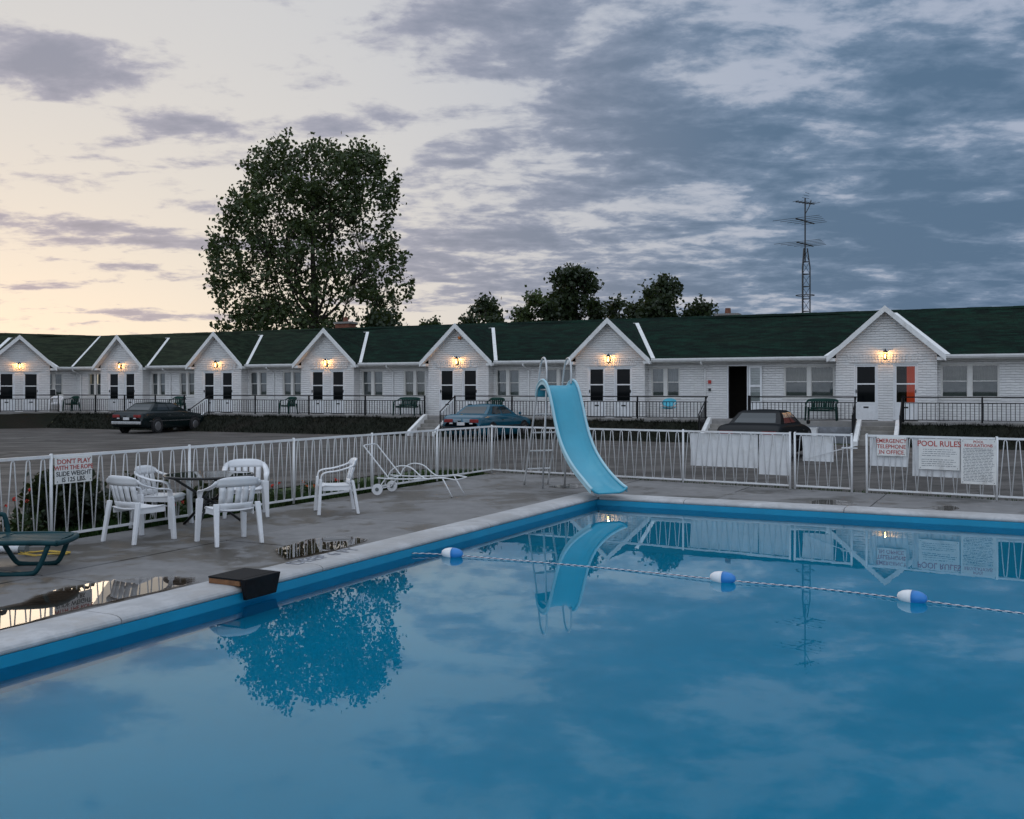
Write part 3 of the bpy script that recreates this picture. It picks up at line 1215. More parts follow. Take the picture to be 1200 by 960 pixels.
for px in (92, 197, 318, 458, 617, 824):
    downspout(MAIN, FM.S(px, .2))
# office doorway: door frame, swung-back storm door
fr = MB()
fr.box(d0, d0 + .05, .32, .45, FLZ, FLZ + 2.12).box(d1 - .05, d1, .32, .45, FLZ, FLZ + 2.12).box(d0 + .05, d1 - .05, .32, .45, FLZ + 2.07, FLZ + 2.12)
fr.build('door_frame', 'door_white', MAIN)
e0, e1_ = d1 + .03, FM.S(893, .3)
lf = MB()
lf.box(e0, e0 + .07, .26, .30, FLZ + .03, FLZ + 2.07).box(e1_ - .07, e1_, .26, .30, FLZ + .03, FLZ + 2.07)
for zz in (.03, .62, 1.25, 1.99):
    lf.box(e0 + .07, e1_ - .07, .26, .30, FLZ + zz, FLZ + zz + .075)
lfo = lf.build('door', 'door_white', MAIN)
lfo['label'] = 'white storm door swung open beside the dark office doorway'
sheet(e0 + .07, e1_ - .07, .275, FLZ + .695, FLZ + 1.25).build('glass_pane', 'window_glass', lfo)
sheet(e0 + .07, e1_ - .07, .275, FLZ + 1.325, FLZ + 1.99).build('glass_pane', 'window_glass', lfo)
MB().box(e0 + .07, e1_ - .07, .27, .285, FLZ + .105, FLZ + .62).build('kick_panel', 'door_white', lfo)
sx_ = FM.S(831.5, .3)
MB().box(sx_ - .06, sx_ + .06, .28, .348, FLZ + 1.38, FLZ + 1.52).build('alarm_box', 'red_paint', MAIN, bevel=.01)
MB().box(sx_ - .05, sx_ + .05, .30, .348, FLZ + 1.08, FLZ + 1.19).build('mail_box', 'black_paint', MAIN, bevel=.01)


# main roof: front and rear slope, mitred at the seam
def roof(parent, sA, sB, mitre_at, sign):
    """sign: where the mitred end leans as depth grows"""
    def xs(y):
        A, B = sA, sB
        if mitre_at == 'A':
            A = sA + sign * (y - .35) * HALF
        else:
            B = sB + sign * (y - .35) * HALF
        return A, B
    for (y0, z0, y1, z1) in ((YE, ZE, YR, ZR), (YR, ZR, 2 * YR - YE, ZE)):
        a0, b0 = xs(y0)
        a1, b1 = xs(y1)
        n = 40
        m = MB()
        top, bot = [], []
        rows = []
        for i in range(n + 1):
            u = i / n
            sag = .025 * math.sin(u * 31) + .02 * math.sin(u * 13 + 1)
            rows.append([(a0 + (b0 - a0) * u, y0, z0), (a1 + (b1 - a1) * u, y1, z1 + sag)])
        m.grid(rows)
        m.grid([[(x, y, z - .10) for x, y, z in r][::-1] for r in rows])
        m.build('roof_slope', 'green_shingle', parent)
    a0, b0 = xs(YE)
    a1, b1 = xs(YR)
    n = int(abs(b1 - a1) / .8)
    m = MB()
    for i in range(n):
        x = a1 + (b1 - a1) * (i + .5) / n
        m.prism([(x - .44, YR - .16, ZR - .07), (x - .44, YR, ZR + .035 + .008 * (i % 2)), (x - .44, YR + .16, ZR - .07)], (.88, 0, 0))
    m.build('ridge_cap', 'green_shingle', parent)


roof(MAIN, SEAM, S_END + .3, 'A', -1)
roof(WING, -9.0, 0, 'B', 1)
MB().box(SEAM - 1, S_END, 7.0, 7.2, 0, ZE - .02).build('rear_wall', 'white_brick', MAIN)
MB().prism([(S_END - .2, .55, 0), (S_END - .2, 7.0, 0), (S_END - .2, 7.0, ZE - .02), (S_END - .2, YR, ZR - .12), (S_END - .2, .55, ZE + .1)], (.19, 0, 0)).build('end_wall', 'white_brick', MAIN)
MB().box(SEAM + .05, S_END - .25, .56, 6.95, FLZ - .1, FLZ - .005).build('interior_floor', 'interior', MAIN)
MB().box(SEAM + .3, S_END - .25, 3.0, 3.1, FLZ, ZE - .1).build('interior_wall', 'interior', MAIN)
# white flashing at the bend
p = Vector((SEAM + .42 * HALF, YE, ZE + .015))
qv = Vector((SEAM - (YR - .35) * HALF, YR - .05, ZR - .01))
m = MB()
dd = Vector((1, 0, 0)) * .10
m.prism([p - dd, p + dd, qv + dd, qv - dd], (0, 0, .02))
m.build('valley_flashing', 'white_trim', MAIN)
# the wing beyond the bend
cw = FW.S(23, -.435)
m = MB()
wo0, wo1 = FW.S(52, .35), FW.S(74, .35)
holes(m, cw + 1.5, 0, FLZ - .02, ZE - .02, .35, .55, [(wo0, wo1, wz0, wz1)])
MB().box(-9, cw - 1.5, .35, .55, FLZ - .02, ZE - .02).build('front_wall', 'white_brick', WING)
m.build('front_wall', 'white_brick', WING)
window_pair(WING, wo0, wo1, .40, 'shade_grey', 1)
gable(WING, cw, 1.5, 4.78, .58, .78)
eave_run(WING, cw + 1.5 + .292, -.002)
eave_run(WING, -9, cw - 1.5 - .292)
MB().box(-9, 1, 7.0, 7.2, 0, ZE - .02).build('rear_wall', 'white_brick', WING)
MB().prism([(-9, .55, 0), (-9, 7.0, 0), (-9, 7.0, ZE - .02), (-9, YR, ZR - .12), (-9, .55, ZE + .1)], (.19, 0, 0)).build('end_wall', 'white_brick', WING)
MB().box(-8.8, -.05, 3.0, 3.1, FLZ, ZE - .1).build('interior_wall', 'interior', WING)
MB().box(-8.8, -.05, .56, 6.9, FLZ - .1, FLZ - .005).build('interior_floor', 'interior', WING)
# air conditioner in the wing's window
ac = thing('air_conditioner', 'boxy window air conditioner in the window by the roof bend', 'air conditioner')
ac.matrix_basis = wm @ Matrix.Translation((wo0 + .30, .22, wz0 + .02))
MB().box(-.24, .24, -.12, .20, 0, .34).build('casing', 'sign_white', ac, bevel=.01)
MB().box(-.21, .21, -.135, -.121, .03, .31).build('grille', 'dark_trim', ac)

# porch slabs and banks, one pair per range
YP = -1.5
porch = thing('porch', None, None, (3.94, 40.5, 0), -TM)
porch['kind'] = 'structure'
p_end = SEAM + 1.85 * HALF
MB().hexa([(p_end, YP, .35), (S_END, YP, .35), (S_END, .349, .35), (SEAM, .349, .35),
           (p_end, YP, FLZ), (S_END, YP, FLZ), (S_END, .349, FLZ), (SEAM, .349, FLZ)]).build('porch_slab', 'porch_concrete', porch, bevel=.015)
pw = MB().hexa([(-9, YP, .35), (-1.85 * HALF, YP, .35), (0, .349, .35), (-9, .349, .35),
                (-9, YP, FLZ), (-1.85 * HALF, YP, FLZ), (0, .349, FLZ), (-9, .349, FLZ)]).build('porch_slab', 'porch_concrete', porch, bevel=.015)
pw.matrix_basis = WING.matrix_basis.copy()


def bank(parent, s0, s1, m0=0.0, m1=0.0):
    """grassy slope below the porch; m0/m1 mitre per metre"""
    n = max(2, int((s1 - s0) / .35))
    rows = []
    for i in range(n + 1):
        u = i / n
        r = []
        for (yy, zz) in ((YP + .02, .66), (YP - .25, .60), (YP - .8, .36), (YP - 1.3, .12), (YP - 1.75, -.06)):
            a = s0 + m0 * (YP - yy)
            b = s1 + m1 * (YP - yy)
            r.append((a + (b - a) * u + random.uniform(-.05, .05) * (0 < i < n), yy + random.uniform(-.06, .06), zz + random.uniform(-.035, .045)))
        rows.append(r)
    return MB().grid(rows), rows


sr = [(217, 243), (497, 531), (829, 877), (1004, 1056)]          # stairs (photo columns at the porch edge)
st = [(FM.S(a, YP), FM.S(b, YP)) for a, b in sr]
ZB = [(p_end, st[0][0]), (st[0][1], st[1][0]), (st[1][1], st[2][0]), (st[3][1], S_END)]
grass_pts = []
for i, (a, b) in enumerate(ZB):
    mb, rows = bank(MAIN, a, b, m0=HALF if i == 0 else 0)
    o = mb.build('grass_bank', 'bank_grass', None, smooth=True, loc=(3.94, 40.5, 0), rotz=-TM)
    tag(o, kind='structure')
    for _ in range(int((b - a) * 520)):
        r = rows[random.randrange(len(rows) - 1)]
        k = random.randrange(4)
        tt = random.random()
        p = Vector(r[k]).lerp(Vector(r[k + 1]), tt)
        p.x += random.uniform(0, .35)
        if a < p.x < b:
            grass_pts.append((FM.P(p.x, p.y, p.z - .01), random.uniform(.05, .16)))
mb, rows = bank(MAIN, -9, -1.85 * HALF, m1=-HALF)
o = mb.build('grass_bank', 'bank_grass', None, smooth=True)
o.matrix_basis = wm
tag(o, kind='structure')
# grey block wall under the office porch
gw = thing('porch_retaining_wall', 'grey painted block wall under the porch beside the office steps', 'wall', FM.P(st[2][1], YP), -TM)
wl = st[3][0] - st[2][1]
nb_ = 6
for r_ in range(3):
    off = .2 if r_ % 2 else 0
    x = .02
    while x < wl - .02:
        x2 = min(x + .40 - (off if x < .05 else 0), wl - .02)
        if x2 - x > .05:
            MB().box(x + .004, x2 - .004, -.02, .12, -.04 + r_ * .2, -.04 + r_ * .2 + .194).build('block', 'grey_block', gw)
        x = x2
MB().box(0.02, wl - .02, .0, .16, -.05, .345).build('mortar_core', 'grey_block', gw)


def steps(a, b, label, run=.30):
    t = thing('concrete_steps', label, 'steps', FM.P((a + b) / 2, YP), -TM, 'steps up to the motel porch')
    w = (b - a) / 2 - .02
    n = 4
    for i in range(n):
        z1 = FLZ - (i + 1) * FLZ / (n + 1)
        MB().box(-w + .16, w - .16, -run * (i + 1), -run * i - .003, -.05, z1).build('step', 'step_concrete', t, bevel=.012)
    for s in (-1, 1):
        x0, x1 = sorted((s * w, s * (w - .15)))
        m = MB()
        e_ = run * 5.1
        m.prism([(x0, -.0, -.05), (x0, -e_, -.05), (x0, -e_, .12), (x0, -e_ + .15, .22), (x0, -.15, .83), (x0, .0, .84)], (x1 - x0, 0, 0))
        m.build('side_curb', 'white_trim', t, bevel=.02)
    return t


steps(*st[0], 'concrete steps behind the long dark sedan', .16)
steps(*st[1], 'concrete steps with white curbs behind the teal sedan')
steps(*st[2], 'concrete steps below the open dark doorway')
steps(*st[3], 'concrete steps below the doors with the red curtain')

# porch railings
bal = MB().box(-.010, .010, -.010, .010, 0, .60).mesh('baluster', 'rail_black')
pst = MB().box(-.028, .028, -.028, .028, 0, .90).mesh('rail_post', 'rail_black')
big_post = MB().box(-.05, .05, -.05, .05, 0, .92).mesh('rail_post', 'rail_black')


def railing(fr, s0, s1, posts, label, left_stair=False, right_stair=False, bigs=False):
    yr = YP + .08
    o = fr.P(s0, yr, FLZ)
    t = thing('porch_railing', label, 'railing', o, -fr.th, 'black railings along the motel porch')
    L = s1 - s0
    for (z, hh) in ((.855, .042), (.66, .028), (.06, .028)):
        MB().box(0, L, -.020, .020, z, z + hh).build('rail', 'rail_black', t)
    n = max(1, int(L / .135))
    for i in range(1, n):
        place('baluster', bal, t, (L * i / n, 0, .075))
    for i, p in enumerate(posts):
        place('rail_post', big_post if bigs and i == 0 else pst, t, (min(max(p - s0, 0.02), L - .02), .0, 0))
    for side, flag in ((0, left_stair), (L, right_stair)):
        if flag:
            dxs = .03 if side == 0 else -.03
            m = MB()
            m.bar((side + dxs, -.05, .84), (side + dxs, -1.25, .24), .03, .035)
            m.bar((side + dxs, -.05, .10), (side + dxs, -1.25, -.48), .02, .02)
            m.build('stair_rail', 'rail_black', t)
            MB().box(side + dxs - .02, side + dxs + .02, -1.28, -1.24, -.66, .26).build('rail_post', 'rail_black', t)
            for k in range(1, 9):
                yy = -.05 - 1.2 * k / 9
                place('baluster', bal, t, (side + dxs, yy, .10 - .6 * k / 9 + .02))
    return t


ry = YP + .08


def sp(*cols):
    return [FM.S(x, ry) for x in cols]


railing(FM, p_end + .1, st[0][0], sp(112, 146, 182, 216), 'black railing between the roof bend and the steps behind the long dark sedan')
railing(FM, st[0][1], st[1][0], sp(243, 299, 362, 428, 499), 'long black railing between two flights of steps with green chairs behind', left_stair=True)
railing(FM, st[1][1], st[2][0], sp(533, 600, 660, 747, 827), 'black railing behind the pool slide and teal sedan', left_stair=True, right_stair=True)
railing(FM, st[2][1], st[3][0], sp(878, 1002), 'short black railing in front of the dark green bench', right_stair=True, bigs=True)
railing(FM, st[3][1], S_END - .1, sp(1058, 1151, 1245), 'black railing beside the steps below the red curtained door', bigs=True, left_stair=True)
railing(FW, -8.9, -1.85 * HALF - .1, [FW.S(x, ry) for x in (-40, 0, 42, 80)], 'black railing on the wing before the roof bend')


# wall lanterns
def lantern(mat_world, label):
    t = thing('wall_lantern', label, 'lantern', group='lit lanterns over the motel doors')
    t.matrix_basis = mat_world
    MB().box(-.05, .05, -.02, 0, -.10, .10).build('back_plate', 'dark_trim', t, bevel=.006)
    MB().tube([(0, -.02, .10), (0, -.07, .20), (0, -.13, .215)], .011, 6).build('arm', 'dark_trim', t)
    MB().lathe([(.10, .115), (.085, .14), (.03, .20), (.012, .215), (.014, .24), (.001, .26)], (0, -.13, 0), 6).build('cap', 'dark_trim', t)
    m = MB()
    for k in range(6):
        a = math.pi * k / 3
        m.bar((.088 * math.cos(a), -.13 + .088 * math.sin(a), .115), (.05 * math.cos(a), -.13 + .05 * math.sin(a), -.11), .008, .008)
    m.build('cage', 'dark_trim', t)
    MB().lathe([(.055, -.11), (.05, -.135), (.012, -.15), (.008, -.18)], (0, -.13, 0), 6).build('base', 'dark_trim', t)
    MB().lathe([(.012, -.10), (.03, -.06), (.034, -.01), (.02, .03), (.002, .06)], (0, -.13, 0), 8).build('bulb', 'lamp_flame', t, smooth=True)
    ld = bpy.data.lights.new('lantern_light', 'POINT')
    ld.energy = 15.0 * random.uniform(.75, 1.3)
    ld.color = (1.0, .47, .13)
    ld.shadow_soft_size = .03
    lo_ = bpy.data.objects.new('lantern_light', ld)
    C.objects.link(lo_)
    lo_.parent = t
    lo_.location = (0, -.13, .085)
    return t


LL = ['lit lantern on the gable with the air conditioned window', 'lit lantern on the gable above the long dark sedan', 'lit lantern on the gable below the tall poplar at its outer edge',
      'lit lantern on the gable right under the poplar', 'lit lantern on the gable behind the teal sedan', 'lit lantern on the gable right of the slide top', 'lit lantern over the red curtained door']
base_m = Matrix.Translation((3.94, 40.5, 0)) @ Matrix.Rotation(-TM, 4, 'Z')
lantern(wm @ Matrix.Translation((cw, GY - .032, FLZ + 2.38)), LL[0])
for i, (c, hw, zp) in enumerate(gs):
    lantern(base_m @ Matrix.Translation((c, GY - .032, FLZ + 2.38)), LL[i + 1])

# chimneys on the rear slope
for (px, yy, hh, lab) in ((405, 4.6, .95, 'short red brick chimney below the poplar crown'), (853, 5.0, .95, 'low brick chimney on the ridge near the antenna tower')):
    s_ = FM.S(px, yy)
    o_ = FM.P(s_, yy, ZR - SLOPE * (yy - YR) - .2)
    t = thing('chimney', lab, 'chimney', o_, -TM)
    MB().box(-.45, .45, -.3, .3, 0, hh).build('stack', 'chimney_brick', t)
    MB().box(-.52, .52, -.37, .37, hh, hh + .1).build('cap', 'porch_concrete', t)
    MB().lathe([(.14, 0), (.12, .25)], (0, 0, hh + .1), 10).build('flue', 'chimney_brick', t)


# ================================================================== POOL FENCE
FH = 1.06


def hairpin(sp_):
    h0, h1 = .075, FH - .04
    q_ = sp_ / 2
    pts = [(-q_ + .012, 0, h0), (-.022, 0, h1 - .03), (-.012, 0, h1 - .006), (0, 0, h1), (.012, 0, h1 - .006), (.022, 0, h1 - .03), (q_ - .012, 0, h0)]
    return MB().tube(pts, .0085, 5).mesh('picket', 'white_metal', True)


HP = hairpin(.205)
POST = MB().tube([(0, 0, 0), (0, 0, FH + .006)], .020, 10).mesh('fence_post', 'white_metal', True)
CAP = MB().lathe([(.022, FH + .006), (.021, FH + .012), (.012, FH + .018)], n=10).mesh('post_cap', 'white_metal')


def fence(p, q, posts, label, cat='fence', name='pool_fence', skip_first=False):
    p, q = Vector(p), Vector(q)
    d = q - p
    L = d.length
    rz = math.atan2(d.y, d.x)
    t = thing(name, label, cat, p, rz, None)
    pos = sorted(posts)
    cuts = [x for x in pos]
    for a, b in zip(cuts, cuts[1:]):
        a_, b_ = a + .021, b - .021
        MB().box(a_, b_, -.016, .016, FH - .036, FH).build('top_rail', 'white_metal', t)
        MB().box(a_, b_, -.013, .013, .055, .085).build('bottom_rail', 'white_metal', t)
        n = max(1, round((b_ - a_) / .205))
        w_ = (b_ - a_) / n
        for i in range(n):
            o = place('picket', HP, t, (a_ + w_ * (i + .5) + random.uniform(-.006, .006), 0, 0))
            o.scale = (w_ / .205 * random.uniform(.96, 1.04), 1, 1)
            o.rotation_euler = (0, random.uniform(-.006, .006), 0)
    for x in pos[1:] if skip_first else pos:
        o = place('fence_post', POST, t, (x, 0, 0))
        o.rotation_euler = (random.uniform(-.01, .01), random.uniform(-.01, .01), 0)
        place('post_cap', CAP, t, (x, 0, 0))
    return t, L


# left run: from the corner towards the near left
LD = PU.copy()


def left_s(px):
    k = (px - 600) / F
    return (FC.x - k * FC.y) / (k * LD.y - LD.x)


lp = [left_s(x) for x in (576, 512, 436, 344, 222, 60)]
lp.append(lp[-1] + (lp[-1] - lp[-2]) * .9)
end = FC + LD * (lp[-1])
fl, _ = fence(FC, end, lp, 'white zigzag picket fence running behind the plastic chairs and table')
RD = (FR - FC).normalized()


def right_s(px):
    k = (px - 600) / F
    return (FC.x - k * FC.y) / (k * RD.y - RD.x)


rp = [right_s(x) for x in (576, 690, 800.5, 926)]
fence(FC, FC + RD * rp[-1], rp, 'white zigzag picket fence behind the slide between corner and gate', skip_first=True)
ga, gb = right_s(930), right_s(1000)
gate, GL = fence(FC + RD * ga, FC + RD * gb, [0.028, gb - ga - .028], 'white zigzag picket gate hung beside the gap in the pool fence', 'gate', 'pool_gate')
MB().bar((.25, -.004, .60), (gb - ga + .06, -.004, .86), .012, .012).build('diagonal_brace', 'white_metal', gate)
MB().box(gb - ga - .2, gb - ga + .08, -.04, -.028, .80, .82).build('latch', 'white_metal', gate)
r0, r1, r2 = right_s(1016), right_s(1168), right_s(1320)
fence(FC + RD * r0, FC + RD * r2, [0, r1 - r0, r2 - r0], 'white zigzag picket fence carrying the pool rules signs right of the gate gap')
frz = math.atan2(RD.y, RD.x)


def fp(px, off, z):
    """point on the right-hand fence, off to the water side"""
    return FC + RD * right_s(px) + Vector((RD.y, -RD.x, 0)) * off + Vector((0, 0, z))


def panel(x0, x1, ztop, zbot, label, off=-.022):
    a, b = right_s(x0), right_s(x1)
    t = thing('fence_panel', label, 'panel', fp(x0, off, 0), frz, 'white panels hung on the pool fence')
    L = b - a
    nx = max(6, int(L / .07))
    rows = [[(L * i / nx, .005 * math.sin(i * 2.1) + .004 * math.sin(i * .7), z) for z in (zbot, (zbot + ztop) / 2, ztop)] for i in range(nx + 1)]
    MB().grid(rows).build('sheet', 'panel_white', t, solid=.004)
    for x in (.06, L - .06):
        MB().box(x - .01, x + .01, -.004, .028, ztop - .03, ztop + .004).build('hook', 'white_metal', t)
    return t


panel(809, 887.5, 1.01, .36, 'wide blank white panel hung on the fence left of the gate')
panel(889, 925, 1.01, .25, 'upright blank white panel hung on the fence against the gate post')
panel(940.5, 976.5, 1.01, .54, 'small blank white panel hung on the gate')
panel(1019, 1064, 1.02, .50, 'white backing panel behind the emergency telephone sign')
panel(1069, 1126, 1.02, .35, 'white backing panel behind the pool rules sign')


def sign_board(loc, rotz, w, h, label, lines, fine=None, edge='dark_trim', bend=0.0):
    """upright board, bottom left corner at loc, face towards -y"""
    t = thing('sign', label, 'sign', loc, rotz, None)
    MB().box(0, w, -.006, .006, 0, h).build('board', 'sign_white', t, bevel=.003)
    for (body, sz, x, z, mat, sx) in lines:
        text(t, body, sz, (x, -.0075, z), (R(90), 0, 0), mat, sx=sx)
    if fine:
        m = MB()
        for (z, x0, x1) in fine:
            x = x0
            while x < x1:
                l = random.uniform(.015, .075)
                l = min(l, x1 - x)
                m.box(x, x + l, -.0078, -.0065, z, z + .009)
                x += l + .012
        o = m.build('small_print', 'print_grey', t)
        o['kind'] = 'stuff'
    for (x, z) in ((.03, h - .03), (w - .03, h - .03), (.03, .03), (w - .03, .03)):
        MB().lathe([(.007, -.010), (.006, -.012)], (x, 0, z), 6, 'y').build('screw', 'dark_trim', t)
    return t


# signs on the right-hand fence
w_ = right_s(1062.5) - right_s(1028)
sign_board(fp(1028, .034, .69), frz, w_, .34, 'small white sign with red emergency telephone lettering',
           [('EMERGENCY', .098, w_ / 2 + .0, .235, 'red_paint', .92), ('TELEPHONE', .098, w_ / 2, .135, 'red_paint', .92), ('IN OFFICE', .098, w_ / 2, .035, 'red_paint', .95)])
w_ = right_s(1125) - right_s(1077)
fine = [(.345 - i * .036, .05 + random.uniform(0, .03), w_ - .04 - random.uniform(0, .12)) for i in range(4)]
fine += [(.170 - i * .036, .05, w_ - .04 - random.uniform(0, .10)) for i in range(4)]
sign_board(fp(1077, .034, .48), frz, w_, .53, 'white sign headed pool rules in large red letters',
           [('POOL RULES', .135, w_ / 2, .405, 'red_paint', .92)], fine)
w_ = right_s(1168) - right_s(1126.5)
fine = [(.60 - i * .0262, .03 + random.uniform(0, .02), w_ - .03 - random.uniform(0, .05)) for i in range(22)]
sign_board(fp(1126.5, .034, .26), frz, w_, .76, 'tall white regulations sign filled with small dark print',
           [('POOL', .062, w_ / 2, .70, 'red_paint', 1), ('REGULATIONS', .07, w_ / 2, .635, 'red_paint', .95)], fine)
# sign on the left fence
lrz = math.atan2(-LD.y, -LD.x)
a = left_s(105.5)
b = left_s(62)
w_ = b - a
p = FC + LD * b + Vector((math.cos(TH), -math.sin(TH), 0)) * .034 + Vector((0, 0, .70))
sign_board(p, lrz, w_, .335, 'white sign on the left fence warning about the rope and slide weight',
           [("DON'T PLAY", .082, w_ / 2, .245, 'red_paint', 1.05), ('WITH THE ROPE', .078, w_ / 2, .170, 'red_paint', .98), ('SLIDE WEIGHT', .080, w_ / 2, .095, 'black_paint', .98), ('IS 125 LBS.', .080, w_ / 2, .022, 'black_paint', 1.0)])


# ================================================================== POOL SLIDE
SO, SDIR = Vector((.475, 19.4, 0)), Vector((1.165, -2.8, 0)).normalized()
srz = math.atan2(SDIR.y, SDIR.x)
slide = thing('pool_slide', 'light blue curved pool slide with steel ladder at the pool corner', 'slide', SO, srz)
prof = smooth_path([(.70, 0, 1.74), (.76, 0, 1.92), (.88, 0, 2.02), (1.02, 0, 2.05), (1.15, 0, 2.0), (1.28, 0, 1.86), (1.42, 0, 1.60), (1.56, 0, 1.30),
                    (1.72, 0, 1.03), (1.92, 0, .80), (2.15, 0, .62), (2.42, 0, .46), (2.70, 0, .33), (2.92, 0, .24), (3.05, 0, .20)], 4)
hw = .31
rows_bed, rimL, rimR = [], [], []
npf = len(prof)
for i, p in enumerate(prof):
    u = i / (npf - 1)
    d = (prof[min(i + 1, npf - 1)] - prof[max(i - 1, 0)]).normalized()
    n = Vector((-d.z, 0, d.x))
    if n.z < 0 and u > .2: n = -n
    dep = .13 if u < .85 else .13 - (u - .85) / .15 * .05
    dep *= min(1, .25 + u * 3.0)
    fl_ = 1.0 + max(0, (u - .85)) * .5
    r = []
    for k in range(11):
        v = -1 + 2 * k / 10
        e = abs(v)
        h = dep * (max(0, (e - .62) / .38) ** 1.8)
        r.append(p - n * dep + n * h + Vector((0, v * hw * fl_, 0)))
    rows_bed.append(r)
    rimL.append(r[0])
    rimR.append(r[-1])
MB().grid(rows_bed).build('chute', 'slide_blue', slide, smooth=True, solid=.012)
for rim in (rimL, rimR):
    m = MB()
    m.tube(rim, .026, 8)
    s = 1 if rim is rimR else -1
    # skirt under the rim
    m.grid([[q + Vector((0, s * .012, 0)), q + Vector((0, s * .018, -.085 if 0 < i < npf - 1 else -.07))] for i, q in enumerate(rim)])
    m.build('chute_rim', 'slide_edge', slide, smooth=True)
m = MB()
m.tube([rows_bed[-1][k] for k in range(11)], .022, 6)
m.build('chute_lip', 'slide_blue', slide, smooth=True)
for s in (-1, 1):
    y = s * .255
    m = MB()
    m.tube(smooth_path([(0.0, y, 0), (.33, y, .95), (.62, y, 1.78), (.70, y, 2.1), (.80, y, 2.38), (.93, y, 2.47), (1.03, y, 2.38), (1.06, y, 2.16), (1.05, y, 1.98)], 5), .019, 8)
    m.build('ladder_rail', 'steel', slide, smooth=True)
    m = MB()
    m.tube([(1.0, y * .9, 1.92), (.92, y * .9, 1.0), (.82, y * .9, 0)], .02, 8)
    m.build('back_leg', 'steel', slide, smooth=True)
for k, z in enumerate((.32, .68, 1.04, 1.40)):
    x = .33 * z / .95 if z < .95 else .33 + .29 * (z - .95) / .83
    MB().box(x - .03, x + .05, -.25, .25, z - .012, z + .012).build('rung', 'steel', slide, bevel=.004)
MB().tube([(2.48, 0, 0), (2.48, 0, .27)], .028, 8).build('front_leg', 'steel', slide)
MB().box(2.40, 2.56, -.08, .08, 0, .012).build('foot_plate', 'steel', slide)
MB().box(.7, 1.05, -.26, .26, 1.86, 1.885).build('platform', 'steel', slide)


# ================================================================== FURNITURE
def monobloc(name, label, cat, mat, w=.56, group=None):
    """stackable resin armchair (or bench when wide); faces +y"""
    t = thing(name, label, cat, group=group)
    h = w / 2
    sz = .42
    # seat, slightly dished
    rows = []
    for i in range(9):
        y = -.22 + .46 * i / 8
        r = []
        for j in range(9):
            v = -1 + 2 * j / 8
            z = sz - .018 * (1 - v * v) + (.02 * ((i - 4) / 4) ** 2) * (1 if i > 4 else .3) - (.03 if i == 8 else 0)
            r.append((v * (h - .05) * (1.0 if i else .94), y + (.015 * (1 - v * v) if i == 8 else 0), z))
        rows.append(r)
    MB().grid(rows).build('seat', mat, t, smooth=True, solid=.014)
    # apron under the seat
    m = MB()
    for s in (-1, 1):
        m.box(s * (h - .065) - .006, s * (h - .065) + .006, -.20, .22, sz - .07, sz - .004)
    m.box(-(h - .08), h - .08, .205, .217, sz - .075, sz - .03)
    m.build('seat_apron', mat, t)
    # backrest: curved shell of upright slats under a broad head rail
    def back_pt(v, z):
        lean = (z - sz) * .26
        return Vector((v * (h - .03) * (1 + (z - sz) * .12), -.21 - lean + .06 * v * v, z))
    rows = [[back_pt(-1 + 2 * j / 12, z) for j in range(13)] for z in (.70, .74, .78, .812 + 0)]
    rows[-1] = [back_pt(-1 + 2 * j / 12, .78 + .04 * (1 - (-1 + 2 * j / 12) ** 4)) for j in range(13)]
    MB().grid(rows).build('head_rail', mat, t, smooth=True, solid=.016)
    MB().grid([[back_pt(-.85 + 1.7 * j / 12, z) for j in range(13)] for z in (.425, .47, .50)]).build('lower_rail', mat, t, smooth=True, solid=.014)
    n = max(5, int(w / .10))
    for k in range(n):
        v = -.74 + 1.48 * k / (n - 1)
        e = .92 / n * .72
        MB().grid([[back_pt(v - e, z), back_pt(v + e, z)] for z in (.495, .57, .64, .705)]).build('slat', mat, t, smooth=True, solid=.012)
    for s in (-1, 1):
        # arm flowing from the head rail to the front leg
        path = smooth_path([back_pt(s * .97, .77), Vector((s * (h + .005), -.20, .715)), Vector((s * (h + .02), 0, .655)), Vector((s * (h + .015), .16, .635)),
                            Vector((s * (h + .005), .235, .60)), Vector((s * h, .255, .52))], 4)
        m = MB()
        rr = []
        for i, p in enumerate(path):
            u = i / (len(path) - 1)
            wd = .028 + .012 * math.sin(u * math.pi)
            if u > .75:
                f = (u - .75) / .25
                a_, b_ = Vector((wd * (1 - f * .2), 0, 0)), Vector((0, 0, 0))
            else:
                a_ = Vector((wd, 0, 0))
            rr.append([p - a_, p + a_])
        m.grid(rr)
        m.build('armrest', mat, t, smooth=True, solid=.018)
        for (y0, y1, z1, fx) in ((.255, .285, .53, .0), (-.22, -.30, .50, -.02)):
            m = MB()
            x1, x0 = s * (h + fx), s * (h + fx + .022)
            a_, b_ = (.042, .026) if y0 > 0 else (.034, .022)
            yy = -1 if y1 < y0 else 1
            m.hexa([(x0 - b_, y1 - b_, 0), (x0 + b_, y1 - b_, 0), (x0 + b_, y1 + b_, 0), (x0 - b_, y1 + b_, 0),
                    (x1 - a_, y0 - .02, z1), (x1 + a_, y0 - .02, z1), (x1 + a_, y0 + .02, z1), (x1 - a_, y0 + .02, z1)])
            m.build('leg', mat, t, bevel=.008)
    return t


def put(o, p, face):
    """face: direction (x, y) the seat looks to"""
    o.location = p
    o.rotation_euler = (0, 0, math.atan2(face[1], face[0]) - math.pi / 2)


